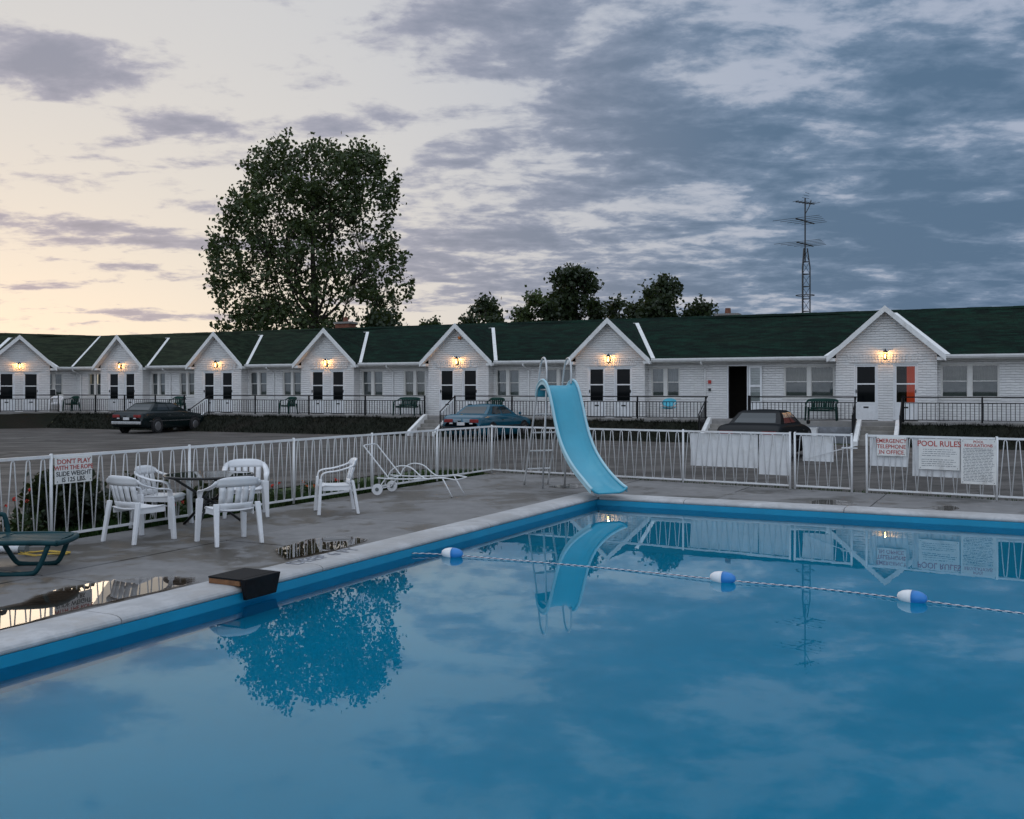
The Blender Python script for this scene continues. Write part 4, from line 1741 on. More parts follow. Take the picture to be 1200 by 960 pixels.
TBL = Vector((-4.12, 13.35, 0))
proto = monobloc('plastic_chair', 'white plastic armchair standing alone by the fence near the folded sun lounger', 'chair', 'white_plastic', group='white plastic chairs on the pool deck')
put(proto, (-2.68, 14.95, 0), (-.96, -.28))
for (p, f, lab) in (((-4.62, 12.15, 0), (.50, .86), 'white plastic armchair nearest the green lounger with its back to the pool'),
                    ((-4.80, 13.45, 0), (.93, -.12), 'white plastic armchair between the table and the left fence'),
                    ((-3.45, 12.0, 0), (-.62, .78), 'white plastic armchair on the pool side of the table showing its slatted back'),
                    ((-3.95, 14.55, 0), (.28, -.94), 'white plastic armchair on the far side of the table by the fence')):
    c = copy_tree(proto)
    c['label'] = lab
    put(c, p, f)

tb = thing('patio_table', 'round glass patio table with black crossed legs among white chairs', 'table', TBL, R(12))
MB().lathe([(.50, .695), (.575, .695), (.58, .705), (.575, .715), (.50, .715)], (0, 0, 0), 40).build('table_top', 'table_glass', tb, smooth=False)
m = MB()
ring = [(.575 * math.cos(a), .575 * math.sin(a), .70) for a in np.linspace(0, 2 * math.pi, 41)]
m.tube(ring, .020, 6, caps=False)
m.build('rim', 'table_black', tb, smooth=True)
for k in range(3):
    a = 2 * math.pi * k / 3 + .3
    a2 = a + math.pi
    m = MB()
    m.tube([(.48 * math.cos(a2), .48 * math.sin(a2), .69), (.10 * math.cos(a2 + .8), .10 * math.sin(a2 + .8), .40), (.15 * math.cos(a), .15 * math.sin(a), .28), (.50 * math.cos(a), .50 * math.sin(a), .0)], .019, 6)
    m.build('leg', 'table_black', tb, smooth=True)
MB().tube([(.16 * math.cos(a), .16 * math.sin(a), .33) for a in np.linspace(0, 2 * math.pi, 19)], .012, 6, caps=False).build('leg_ring', 'table_black', tb)

# bare white tube lounger frame with wheels
lg = thing('lounger_frame', 'bare white tubular sun lounger frame with wheels, its back raised', 'lounger', (-1.72, 17.55, 0), math.atan2(-.36, 1.25))
for s in (-1, 1):
    y = s * .30
    MB().tube(smooth_path([(-.62, y, .30), (-.2, y, .29), (.35, y, .31), (.62, y, .33), (.86, y, .30)], 4), .013, 6).build('side_tube', 'white_metal', lg, smooth=True)
    MB().tube(smooth_path([(-.42, y * .98, .27), (-.36, y, .42), (-.2, y, .52), (.02, y, .50), (.2, y, .36), (.32, y, .30)], 4), .012, 6).build('arm_tube', 'white_metal', lg, smooth=True)
    MB().tube([(.62, y, .32), (.80, y * 1.04, 0.0)], .012, 6).build('leg', 'white_metal', lg, smooth=True)
    MB().tube([(-.45, y, .30), (-.60, y, .10)], .012, 6).build('wheel_fork', 'white_metal', lg)
    wh = MB().lathe([(.10, -.012), (.10, .012)], (-.60, y + s * .03, .10), 16, 'y').build('wheel', 'white_plastic', lg)
    MB().lathe([(.035, -.022), (.03, .022)], (-.60, y + s * .03, .10), 10, 'y').build('hub', 'shade_grey', wh)
    MB().tube([(-.40, y * .94, .30), (-.88, y * .94, .86)], .012, 6).build('back_tube', 'white_metal', lg)
MB().tube([(-.88, -.285, .86), (-.90, -.2, .875), (-.90, .2, .875), (-.88, .285, .86)], .012, 6).build('back_top', 'white_metal', lg, smooth=True)
for x, z in ((-.40, .30), (.05, .295), (.86, .30), (-.60, .10)):
    MB().tube([(x, -.30, z), (x, .30, z)], .010, 6).build('cross_tube', 'white_metal', lg)

# dark green resin lounger, partly outside the frame
gl = thing('resin_lounger', 'dark green slatted resin lounger at the left by the puddle', 'lounger', (-4.58, 10.15, 0), math.atan2(-.10, -1.0))
for s in (-1, 1):
    MB().tube(smooth_path([(0.02, s * .30, .315), (.3, s * .33, .33), (1.2, s * .33, .33), (1.95, s * .33, .33)], 4), .032, 8, flat=.8).build('side_rail', 'teal_resin', gl, smooth=True)
MB().tube(smooth_path([(.03, -.30, .315), (-.01, -.15, .312), (-.01, .15, .312), (.03, .30, .315)], 4), .03, 8).build('end_rail', 'teal_resin', gl, smooth=True)
for k in range(6):
    y = -.25 + .10 * k
    MB().box(.03, 1.22, y - .038, y + .038, .315, .338).build('slat', 'teal_resin', gl, bevel=.006)
MB().box(.66, .74, -.31, .31, .30, .345).build('cross_rail', 'teal_resin', gl, bevel=.006)
for x0 in (.10, 1.35):
    for s in (-1, 1):
        MB().tube(smooth_path([(x0, s * .30, .30), (x0 + .10, s * .31, .06), (x0 + .20, s * .31, .018), (x0 + .46, s * .31, .018), (x0 + .56, s * .31, .06), (x0 + .70, s * .30, .30)], 4), .026, 7).build('leg_loop', 'teal_resin', gl, smooth=True)
for s in (-1, 1):
    MB().tube(smooth_path([(.74, s * .36, .33), (.78, s * .37, .50), (.84, s * .37, .54), (1.2, s * .37, .55), (1.35, s * .36, .50), (1.4, s * .35, .34)], 4), .026, 8).build('armrest', 'teal_resin', gl, smooth=True)
for k in range(6):
    y = -.25 + .10 * k
    MB().bar((1.26, y, .34), (1.9, y, .78), .076, .022).build('back_slat', 'teal_resin', gl)
pp = thing('pole', 'white pole lying on the deck under the green lounger', 'pole', G(28, 649))
MB().tube([(-1.6, .25, .05), (-.05, .02, .05)], .045, 10).build('shaft', 'white_plastic', pp, smooth=True)
MB().tube([(-.05, .02, .05), (.03, .01, .05)], .05, 10).build('end_cap', 'shade_grey', pp)
rp_ = MB()
pth = []
c0 = G(50, 650)
for k in range(60):
    a = k * .42
    pth.append((c0.x + (.16 + .05 * math.sin(k * 1.3)) * math.cos(a) * 1.5, c0.y + (.12 + .04 * math.sin(k * .7)) * math.sin(a), .012 + .008 * math.sin(k * 2.1) + .006))
rp_.tube(pth, .006, 5)
tag(rp_.build('rope', 'rope_yellow', smooth=True), 'thin yellow rope loosely coiled on the deck beside the green lounger', 'rope')

# black step block on the coping
bk = thing('step_block', 'black rubber topped wooden block fixed over the pool coping', 'block', pool_xy(8.62, -.02, .036), math.atan2(-PU.y, -PU.x))
MB().box(-.25, .25, -.05, .34, .045, .062).build('rubber_top', 'black_mat', bk, bevel=.004)
MB().box(-.246, .246, -.045, .335, -.004, .044).build('board', 'wood', bk, bevel=.003)
MB().hexa([(-.215, -.10, -.135), (.205, -.10, -.135), (.205, -.062, -.135), (-.215, -.062, -.135),
           (-.25, -.115, .062), (.25, -.115, .062), (.25, -.052, .062), (-.25, -.052, .062)]).build('front_flap', 'black_mat', bk, bevel=.006)

# rope line with floats
fpts = [G(483, 648.5, WZ + .03), G(530, 650.5, WZ + .02), G(690, 664, WZ + .005), G(847, 679.5, WZ + .02), G(960, 690, WZ + .006), G(1069, 702.5, WZ + .02), G(1150, 713, WZ + .006), G(1290, 730, WZ + .006)]
path = smooth_path(fpts, 14)
m = MB().tube(path, .0075, 8)
me = m.mesh('float_rope', 'striped_rope', True)
uvl = me.uv_layers.new(name='UVMap')
acc = [0.0]
for i in range(1, len(path)):
    acc.append(acc[-1] + (path[i] - path[i - 1]).length)
for poly in me.polygons:
    for li in poly.loop_indices:
        vi = me.loops[li].vertex_index
        uvl.data[li].uv = (acc[vi // 8], (vi % 8) / 8)
tag(place('float_rope', me), 'striped rope stretched across the water carrying three floats', 'rope')
for (i, lab) in ((1, 'blue and white float on the rope by the left pool wall'), (3, 'blue and white float in the middle of the rope'), (5, 'blue and white float out on the open water beyond the antenna reflection')):
    k = i * 14
    d = path[min(k + 3, len(path) - 1)] - path[max(k - 3, 0)]
    t = thing('rope_float', lab, 'float', path[k], math.atan2(d.y, d.x), 'floats on the pool rope')
    pr = [(.012, -.135), (.033, -.125), (.054, -.092), (.065, -.046), (.068, 0)]
    MB().lathe(pr, (0, 0, .02), 18, 'x').build('white_half', 'float_white', t, smooth=True)
    MB().lathe([(r_, -h_) for r_, h_ in pr][::-1], (0, 0, .02), 18, 'x').build('blue_half', 'float_blue', t, smooth=True)


# porch seats
def porch_p(px, y):
    return FM.P(FM.S(px, y), y, FLZ)


facing = (-math.sin(TM), -math.cos(TM))
bench = monobloc('resin_bench', 'dark green resin bench behind the short railing by the office', 'bench', 'green_resin', 1.05, 'green seats on the motel porch')
put(bench, porch_p(963, -.9), facing)
b2 = copy_tree(bench)
b2['label'] = 'green resin bench at the railing end by the teal sedan'
put(b2, porch_p(477, -.9), facing)
ch = monobloc('resin_chair', 'green resin armchair on the porch under the poplar', 'chair', 'green_resin', .62, 'green seats on the motel porch')
put(ch, porch_p(338, -.85), (facing[0] - .2, facing[1]))
for (px, lab) in ((581, 'green resin armchair behind the roof of the teal sedan'), (208, 'dark green resin armchair by the steps behind the long dark sedan'),
                  (84, 'dark green resin armchair at the roof bend behind the railing')):
    c = copy_tree(ch)
    c['label'] = lab
    put(c, porch_p(px, -.85), (facing[0] + random.uniform(-.3, .3), facing[1]))
c = copy_tree(proto)
c['label'] = 'small white plastic chair on the motel porch near the air conditioner'
del c['group']
put(c, FW.P(FW.S(66, -.6), -.6, FLZ), (.2, -1))
# shell-back metal chair
sc_ = thing('metal_lawn_chair', 'turquoise shell backed metal lawn chair on the porch', 'chair')
rows = []
for i in range(8):
    rr = .27 * i / 7
    rows.append([(rr * math.cos(a) * 1.1, -.2 - .12 * (rr / .3) * math.sin(a) * .8 + .5 * rr * rr, .64 + rr * .62 * math.sin(a)) for a in np.linspace(0, 2 * math.pi, 25)])
MB().grid(rows).build('shell_back', 'turquoise_paint', sc_, smooth=True, solid=.01)
rows = [[(x * .27, -.2 + .45 * v, .42 + .03 * x * x - .03 * math.sin(v * 3) + (.02 if v == 0 else 0)) for x in np.linspace(-1, 1, 9)] for v in np.linspace(0, 1, 7)]
MB().grid(rows).build('seat', 'turquoise_paint', sc_, smooth=True, solid=.01)
for s in (-1, 1):
    MB().tube(smooth_path([(s * .28, -.32, .72), (s * .31, -.1, .64), (s * .31, .2, .62), (s * .30, .27, .5), (s * .28, .22, .03), (s * .28, .1, .015), (s * .27, -.35, .015)], 4), .013, 6).build('frame_tube', 'white_metal', sc_, smooth=True)
put(sc_, porch_p(783, -.85), facing)
wb = thing('white_box', 'small white box on the ground against the grey block wall', 'box', FM.P(FM.S(947, YP - .35), YP - .35, -.03), -TM)
MB().box(-.32, .32, -.2, .2, 0, .52).build('casing', 'white_metal', wb, bevel=.02)
MB().box(-.34, .34, -.22, .22, .52, .55).build('lid', 'white_metal', wb, bevel=.008)


# ================================================================== CARS
def sedan(label, paint, loc, heading, L=4.7, Wd=1.78, H=1.38, square=False, tail='wide', trim='dark_trim'):
    """faces +x; heading measured from straight ahead of the camera towards the right"""
    t = thing('parked_car', label, 'car', loc, math.pi / 2 - heading, 'cars parked nose in to the motel')
    k = L / 4.8
    hw = Wd / 2
    sec = [(-2.40, .84, .44, .70), (-2.37, .93, .36, .86), (-2.28, .965, .30, .96), (-2.0, .985, .24, .99), (-1.5, 1, .2, 1.0), (-.6, 1, .19, .99), (.4, 1, .19, .97),
           (1.0, .995, .19, .945), (1.5, .985, .2, .875), (2.0, .955, .24, .81), (2.28, .90, .30, .73), (2.40, .80, .40, .60)]
    if square:
        sec = [(x, min(1, w * 1.02), zb, zt * .99 if x > 1.2 else zt) for x, w, zb, zt in sec]
    rows = []
    for (x, w, zb, zt) in sec:
        w = w * hw
        half = [(0, zt + .012), (.5 * w, zt + .01), (.82 * w, zt), (.93 * w, zt - .03), (.975 * w, zt - .10), (w, zt - .24), (w, (zb + zt) / 2 - .04), (.985 * w, zb + .12), (.94 * w, zb), (.5 * w, zb - .01)]
        r = [(x * k, y, z) for y, z in half] + [(x * k, 0, zb - .01)] + [(x * k, -y, z) for y, z in half[1:][::-1]] + [(x * k, 0, zt + .012)]
        rows.append(r)
    m = MB().grid(rows)
    n = len(rows[0])
    m.f.append(tuple(range(n - 1)))
    m.f.append(tuple(range((len(rows) - 1) * n, len(rows) * n - 1))[::-1])
    m.build('body', paint, t, smooth=True)
    # cabin
    zb, zt = .98, H
    bw, tw = hw * .83, hw * .62
    xb0, xb1, xt0, xt1 = -1.72 * k, 1.02 * k, (-1.02 if not square else -1.15) * k, .22 * k
    lv = [(0.0, xb0, xb1, bw), (.5, xb0 + (xt0 - xb0) * .56, xb1 + (xt1 - xb1) * .54, bw + (tw - bw) * .44), (.88, xb0 + (xt0 - xb0) * .93, xb1 + (xt1 - xb1) * .92, bw + (tw - bw) * .88), (1.0, xt0 + .10, xt1 - .10, tw * .90)]
    rows = []
    for (u, x0, x1, w) in lv:
        z = zb - .03 + (zt - .02 - zb + .03) * u
        rows.append([(x0, -w, z), (x1, -w, z), (x1, w, z), (x0, w, z), (x0, -w, z)])
    m = MB().grid(rows)
    rt = lv[-1]
    base = len(m.v)
    gx = np.linspace(rt[1], rt[2], 7)
    gy = np.linspace(-rt[3], rt[3], 7)
    m.grid([[(x, y, zt - .02 + .035 * (1 - (y / rt[3]) ** 2) * (1 - ((x - (rt[1] + rt[2]) / 2) / ((rt[2] - rt[1]) / 2)) ** 2)) for y in gy] for x in gx])
    m.build('cabin', paint, t, smooth=False, bevel=.03)

    def lerp_lv(u):
        for a, b in zip(lv, lv[1:]):
            if u <= b[0]:
                f = (u - a[0]) / (b[0] - a[0])
                return [a[i] + (b[i] - a[i]) * f for i in range(4)]
        return list(lv[-1])

    def quad_on(side, u0, u1, f0, f1, name, mat, lift=.006, parent=None):
        us = [u0, (u0 + u1) / 2, u1] if u0 < .5 < u1 else [u0, u1]
        us = sorted(set([u0, .5, u1])) if u0 < .5 < u1 else [u0, u1]
        rows = []
        for u in us:
            _, x0, x1, w = lerp_lv(u)
            z = zb - .03 + (zt - .02 - zb + .03) * u
            if side == 'rear':
                rows.append([(x0 - lift, -w * .80, z), (x0 - lift, w * .80, z)])
            elif side == 'front':
                rows.append([(x1 + lift, -w * .86, z), (x1 + lift, w * .86, z)])
            else:
                s = -1 if side == 'right' else 1
                l_ = x1 - x0
                rows.append([(x0 + l_ * f0, s * (w + lift), z + lift), (x0 + l_ * f1, s * (w + lift), z + lift)])
        return MB().grid(rows).build(name, mat, parent or t, solid=.004)

    quad_on('rear', .20, .84, 0, 1, 'rear_window', 'car_glass')
    quad_on('front', .12, .90, 0, 1, 'windshield', 'car_glass')
    for s in ('left', 'right'):
        quad_on(s, .14, .84, .16, .50, 'side_window', 'car_glass')
        quad_on(s, .14, .84, .535, .88, 'side_window', 'car_glass')
    # lamps, bumpers, plate
    for s in (-1, 1):
        y0, y1 = (.42, .86) if tail == 'wide' else (.55, .90)
        a, b = sorted((s * hw * y0, s * hw * y1))
        MB().box(-2.405 * k, -2.30 * k, a, b, .70, .83).build('tail_light', 'red_lens', t, bevel=.02)
        MB().box(-2.41 * k, -2.33 * k, s * hw * .50 - .07, s * hw * .50 + .07, .645, .695).build('reverse_light', 'plate', t, bevel=.01)
        a, b = sorted((s * hw * .45, s * hw * .80))
        MB().box(2.25 * k, 2.39 * k, a, b, .58, .68).build('headlight', 'plate', t, bevel=.02)
        m = MB().lathe([(.10, 0), (.09, .12)], (0, 0, 0), 8, 'x')
        o = MB().box(.78 * k, .92 * k, s * (hw + .01) - .02, s * (hw + .01) + .11 * s, .94, 1.06).build('side_mirror', paint, t, bevel=.03)
    MB().box(-2.46 * k, -2.34 * k, -hw * .90, hw * .90, .40, .54).build('rear_bumper', trim, t, bevel=.03)
    MB().box(2.34 * k, 2.47 * k, -hw * .86, hw * .86, .36, .50).build('front_bumper', trim, t, bevel=.03)
    MB().box(-2.425 * k, -2.405 * k, -.16, .16, .60, .72).build('licence_plate', 'plate', t)
    for s in (-1, 1):
        MB().box(-1.95 * k, 1.9 * k, s * (hw + .004) - .008, s * (hw + .004) + .008, .52, .565).build('rub_strip', trim, t)
        for x in (-.52 * k, .52 * k):
            MB().box(x - .07, x + .07, s * (hw + .004) - .012, s * (hw + .004) + .012, .77, .795).build('door_handle', trim, t)
        for x in (-1.40 * k, 1.42 * k):
            MB().lathe([(.39, -.012), (.39, .012)], (x, s * (hw - .006), .335), 24, 'y').build('wheel_arch', 'dark_trim', t)
            wh = MB().lathe([(.20, -.02), (.29, -.03), (.315, 0), (.315, .10), (.29, .14), (.2, .14)] if s > 0 else [(.20, .02), (.29, .03), (.315, 0), (.315, -.10), (.29, -.14), (.2, -.14)][::-1],
                            (x, s * (hw - .085), .315), 24, 'y').build('wheel', 'rubber', t, smooth=False)
            MB().lathe([(.205, -.008), (.19, .006), (.08, .014), (.02, .016)] if s > 0 else [(.02, -.016), (.08, -.014), (.19, -.006), (.205, .008)], (x, s * (hw + .056), .315), 20, 'y').build('rim', 'hub_metal', wh)
    return t


sedan('teal sedan with red tail lights parked before the porch railing', 'paint_teal', D(571, 458, 36.6) * 1.0 - Vector((0, 0, CAMZ + .035)) + Vector((.05, 1.8, 0)), R(27), 4.5, 1.70, 1.36)
sedan('black sedan parked behind the fence panels below the office doorway', 'paint_black', D(900, 458, 27.6) - Vector((0, 0, CAMZ + .035)), R(28), 4.6, 1.74, 1.36)
sedan('long dark green sedan parked by the grass bank at the left', 'paint_dark_green', D(188, 458, 45.2) - Vector((0, 0, CAMZ + .035)), R(19), 4.5, 1.76, 1.36, square=True, trim='chrome')


# ================================================================== ANTENNA TOWER
ap = D(943.5, 458, 46.0)
AT = thing('antenna_tower', 'tall lattice television antenna tower rising behind the motel roof', 'antenna tower', (ap.x, ap.y, -.05), R(10))
ztop = CAMZ + (458 - 290) / F * 46.0
legs = [(.22 * math.cos(a), .22 * math.sin(a)) for a in (R(90), R(210), R(330))]


def leg_r(z):
    return 1.0 if z < ztop - .9 else max(.45, 1.0 - (z - ztop + .9) / .9 * .55)


for (x, y) in legs:
    MB().tube([(x, y, 0), (x, y, ztop - .9), (x * .45, y * .45, ztop)], .030, 6).build('mast_leg', 'tower_metal', AT)
zz = .4
while zz < ztop - .05:
    m = MB()
    for i in range(3):
        (x0, y0), (x1, y1) = legs[i], legs[(i + 1) % 3]
        r_ = leg_r(zz)
        m.bar((x0 * r_, y0 * r_, zz), (x1 * r_, y1 * r_, zz), .03, .035)
        z2 = min(zz + .55, ztop)
        r2 = leg_r(z2)
        m.bar((x0 * r_, y0 * r_, zz), (x1 * r2, y1 * r2, z2), .016, .016)
    m.build('lattice_ring', 'tower_metal', AT)
    zz += .58
zc = CAMZ + (458 - 345) / F * 46.0
MB().tube([(.42 * math.cos(a), .42 * math.sin(a), zc) for a in np.linspace(0, 2 * math.pi, 13)], .02, 5, caps=False).build('guy_ring', 'tower_metal', AT)
zm = CAMZ + (458 - 231) / F * 46.0
MB().tube([(0, 0, ztop - .6), (0, 0, zm)], .035, 8).build('mast', 'tower_metal', AT)


def yagi(z, bl, el_, n, rz, tilt=0.0):
    o = thing_part = bpy.data.objects.new('yagi_antenna', MB().box(-bl / 2, bl / 2, -.025, .025, -.025, .025).mesh('boom', 'tower_metal'))
    C.objects.link(o)
    o.parent = AT
    o.location = (0, 0, z)
    o.rotation_euler = (0, tilt, rz)
    for i in range(n):
        x = -bl / 2 + bl * i / (n - 1)
        l = el_ * (1 - .45 * i / (n - 1))
        MB().tube([(x, -l, .02), (x, l, .02)], .011, 5).build('element', 'tower_metal', o)


def az_(y):
    return CAMZ + (458 - y) / F * 46.0


yagi(az_(285), 1.7, 1.15, 5, R(38))
yagi(az_(258), 1.9, 1.15, 5, R(38))
yagi(az_(236.5), 1.2, .35, 6, R(200))
MB().tube([(.0, 0, az_(250)), (.22, 0, az_(240)), (.30, 0, az_(233))], .02, 6).build('top_bracket', 'tower_metal', AT)
for k, y in enumerate((231, 228, 225)):
    m = MB()
    m.tube([(-.2 + .08 * k, -.1, az_(y)), (.25, .1, az_(y))], .010, 5)
    m.build('top_element', 'tower_metal', AT)


# ================================================================== VEGETATION
def leaves_mesh(name, cents, size, mat, droop=0.0):
    """one small folded leaf per centre"""
    n = len(cents)
    c = np.asarray(cents, float)
    a = rng.normal(size=(n, 3))
    a /= np.linalg.norm(a, axis=1)[:, None]
    b = np.cross(a, rng.normal(size=(n, 3)))
    b /= np.linalg.norm(b, axis=1)[:, None]
    s = (size * rng.uniform(.6, 1.3, n))[:, None]
    v = np.empty((n, 4, 3))
    v[:, 0] = c - a * s * .55
    v[:, 1] = c + b * s * .42
    v[:, 2] = c + a * s * .6
    v[:, 3] = c - b * s * .42
    me = bpy.data.meshes.new(name)
    me.vertices.add(n * 4)
    me.vertices.foreach_set('co', v.ravel())
    me.loops.add(n * 4)
    me.loops.foreach_set('vertex_index', np.arange(n * 4, dtype=np.int32))
    me.polygons.add(n)
    me.polygons.foreach_set('loop_start', np.arange(0, n * 4, 4, dtype=np.int32))
    me.polygons.foreach_set('loop_total', np.full(n, 4, np.int32))
    me.materials.append(MAT[mat])
    me.update()
    me.validate()
    return me


def tree(name, label, base, lobes, leaf_mat, size, per=34, subs=34, trunk_r=.35, sub_r=.42, group=None, fork=.42, ref=1.45):
    """lobes: (x, y, z, r) relative to the base; limbs reach to every lobe, leaves sit in small clusters"""
    t = thing(name, label, 'tree', base, 0, group)
    top = max(l[2] for l in lobes)
    zf = max(.9, min(l[2] - l[3] for l in lobes) * .8)
    m = MB()
    tr = smooth_path([(0, 0, -.1), (.1, .05, zf * .5), (.0, 0, zf), (-.1, .1, (zf + top) * .45), (0.05, 0, top * .8)], 5)
    m.tube(tr, [trunk_r * (1.15 - .95 * i / (len(tr) - 1)) for i in range(len(tr))], 8)
    m.build('trunk', 'bark', t, smooth=True)
    m = MB()
    cents = []
    for (x, y, z, r) in lobes:
        k = min(len(tr) - 2, max(2, int(len(tr) * (z / top) * fork)))
        s = tr[k]
        e = Vector((x, y, z))
        mid = s.lerp(e, .5) + Vector((random.uniform(-.3, .3), random.uniform(-.3, .3), random.uniform(.1, .5)))
        pth = smooth_path([s, mid, e], 4)
        r0 = trunk_r * .22
        m.tube(pth, [r0 * (1 - .75 * i / (len(pth) - 1)) for i in range(len(pth))], 5)
        for _ in range(max(5, int(subs * min(1.25, (r / ref) ** 2)))):
            d = rng.normal(size=3)
            d /= np.linalg.norm(d)
            rr = r * rng.uniform(.35, 1.06)
            cc = np.array([x, y, z]) + d * rr
            if cc[2] < .9:
                continue
            if rng.random() < .45:
                m.tube([tuple(e.lerp(mid, rng.uniform(0, .4))), tuple(cc)], [.03, .008], 3, caps=False)
            npr = int(per * rng.uniform(.5, 1.3))
            p = cc + rng.normal(size=(npr, 3)) * sub_r * rng.uniform(.6, 1.2) * np.array([1, 1, .8])
            cents.append(p)
    m.build('limbs', 'bark', t, smooth=True)
    o = place('crown', leaves_mesh('crown', np.concatenate(cents), size, leaf_mat), t)
    return t


def lobes_from(px_list, Y, x0, dep):
    """crown lobes surveyed off the photo at distance Y; each gets its own depth inside the crown"""
    out = []
    for (x, y, r) in px_list:
        p = D(x, y, Y)
        out.append((p.x - x0, random.uniform(-dep, dep), p.z, r / F * Y))
    return out


OUT = [(251, 306), (258, 288), (270, 276), (272, 250), (280, 236), (290, 226), (300, 205), (304, 190), (318, 186), (334, 171), (346, 180), (357, 184), (370, 178), (384, 170), (396, 182),
       (408, 186), (422, 184), (437, 177), (447, 192), (460, 212), (457, 232), (450, 256), (454, 280), (452, 296), (468, 308), (477, 332), (470, 350), (464, 366), (462, 400), (269, 400), (262, 372), (266, 348), (251, 326)]


def inside(x, y, poly):
    c = False
    for (x0, y0), (x1, y1) in zip(poly, poly[1:] + poly[:1]):
        if (y0 > y) != (y1 > y) and x < (x1 - x0) * (y - y0) / (y1 - y0) + x0:
            c = not c
    return c


def poplar():
    """broad crown: leaf clusters all through its volume, carried on limbs that fan up from a low fork"""
    Y = 64.0
    x0 = (366 - 600) / F * Y
    t = thing('poplar_tree', 'tall broad poplar tree towering behind the motel roof', 'tree', (x0, Y, -.05))
    trunk = smooth_path([(0, 0, -.1), (.1, 0, 2.0), (-.05, .1, 4.2), (.15, 0, 7.5), (0, .1, 11), (.1, 0, 14.5)], 5)
    m = MB()
    m.tube(trunk, [.46 * (1.1 - .98 * i / (len(trunk) - 1)) for i in range(len(trunk))], 9)
    m.build('trunk', 'bark', t, smooth=True)
    limbs = MB()
    tips = []
    for i in range(20):
        a = 2 * math.pi * i / 20 + random.uniform(-.2, .2)
        k = random.randrange(5, 17)
        s0 = trunk[k]
        reach = random.uniform(2.2, 5.4) * (1.1 - .03 * k)
        e = s0 + Vector((math.cos(a) * reach, math.sin(a) * reach * .8, random.uniform(2.5, 6.0)))
        mid = s0.lerp(e, .45) + Vector((math.cos(a) * .5, math.sin(a) * .4, -.4))
        pth = smooth_path([s0, mid, e], 5)
        limbs.tube(pth, [.13 * (1 - .85 * j / (len(pth) - 1)) for j in range(len(pth))], 6)
        tips += pth[3:]
    tips += trunk[8:]
    cents = []
    n = 0
    clumps = [(random.uniform(250, 477), random.uniform(170, 400), random.uniform(-4, 4)) for _ in range(58)]
    while n < 760:
        px, py = random.uniform(248, 479), random.uniform(166, 402)
        if not inside(px, py, OUT):
            continue
        d = min((px - c[0]) ** 2 + (py - c[1]) ** 2 for c in clumps)
        if random.random() > math.exp(-d / 230.0) + .16:
            continue
        half = 4.6 * math.sqrt(max(.04, 1 - ((px - 363) / 122) ** 2)) * (.55 + .45 * min(1, (py - 160) / 120))
        yy = random.uniform(-half, half)
        p = D(px, py, Y)
        c = np.array([p.x - x0, yy, p.z])
        n += 1
        near = min(tips, key=lambda q_: (q_.x - c[0]) ** 2 + (q_.y - c[1]) ** 2 + (q_.z - c[2] + .8) ** 2)
        if (near - Vector(c)).length < 3.2:
            limbs.tube([near, near.lerp(Vector(c), .55) + Vector((0, 0, -.12)), tuple(c)], [.032, .02, .006], 3, caps=False)
        k = int(random.uniform(20, 46))
        cents.append(c + rng.normal(size=(k, 3)) * random.uniform(.22, .42) * np.array([1, 1, .9]))
    for (px, py) in OUT[:26]:                    # leafy sprigs that break the outline
        for _ in range(3):
            p = D(px + random.uniform(-5, 5), py + random.uniform(-3, 7), Y)
            yy = random.uniform(-1.5, 1.5)
            lean = random.uniform(-.35, .35)
            for j in range(5):
                c = np.array([p.x - x0 + lean * j * .3, yy, p.z + (j - 2) * .28])
                cents.append(c + rng.normal(size=(9, 3)) * .16)
    limbs.build('limbs', 'bark', t, smooth=True)
    place('crown', leaves_mesh('crown', np.concatenate(cents), .235, 'leaf_poplar'), t)


poplar()


def small_tree(px, top, w, Y, label, mat='leaf_dark', n=16, size=.24, name='tree'):
    x0 = (px - 600) / F * Y
    ls = []
    for _ in range(n):
        u = random.random()
        y = top + 12 + (425 - top) * u * .8
        wd = w * .62 * (.30 + .70 * min(1, u * 1.9))
        ls.append((px + random.uniform(-1, 1) * wd, y, random.uniform(7, 13)))
    ls.append((px + random.uniform(-5, 5), top + 9, 8))
    return tree(name, label, (x0, Y, -.05), lobes_from(ls, Y, x0, 1.8), mat, size, per=28, subs=24, trunk_r=.2, sub_r=.27, ref=.72, group='trees behind the motel ridge')


small_tree(567, 345, 44, 60, 'dense dark tree behind the ridge next to the sapling')
small_tree(622, 338, 46, 62, 'thin leafy tree behind the ridge between two denser trees', 'leaf_poplar')
small_tree(676, 309, 74, 63, 'tallest dark tree of the row behind the ridge', n=24)
small_tree(728, 345, 50, 65, 'low tree filling the dip in the row behind the ridge')
small_tree(780, 322, 62, 62, 'ragged dark tree behind the gable with the unlit ridge', n=20)
small_tree(822, 352, 34, 61, 'small bush-like tree ending the row near the chimney')
small_tree(507, 374, 14, 70, 'tiny thin sapling top showing alone above the ridge', 'leaf_poplar', 4, .2)
small_tree(448, 366, 36, 58, 'low spreading tree beside the foot of the poplar', 'leaf_dark', 9)


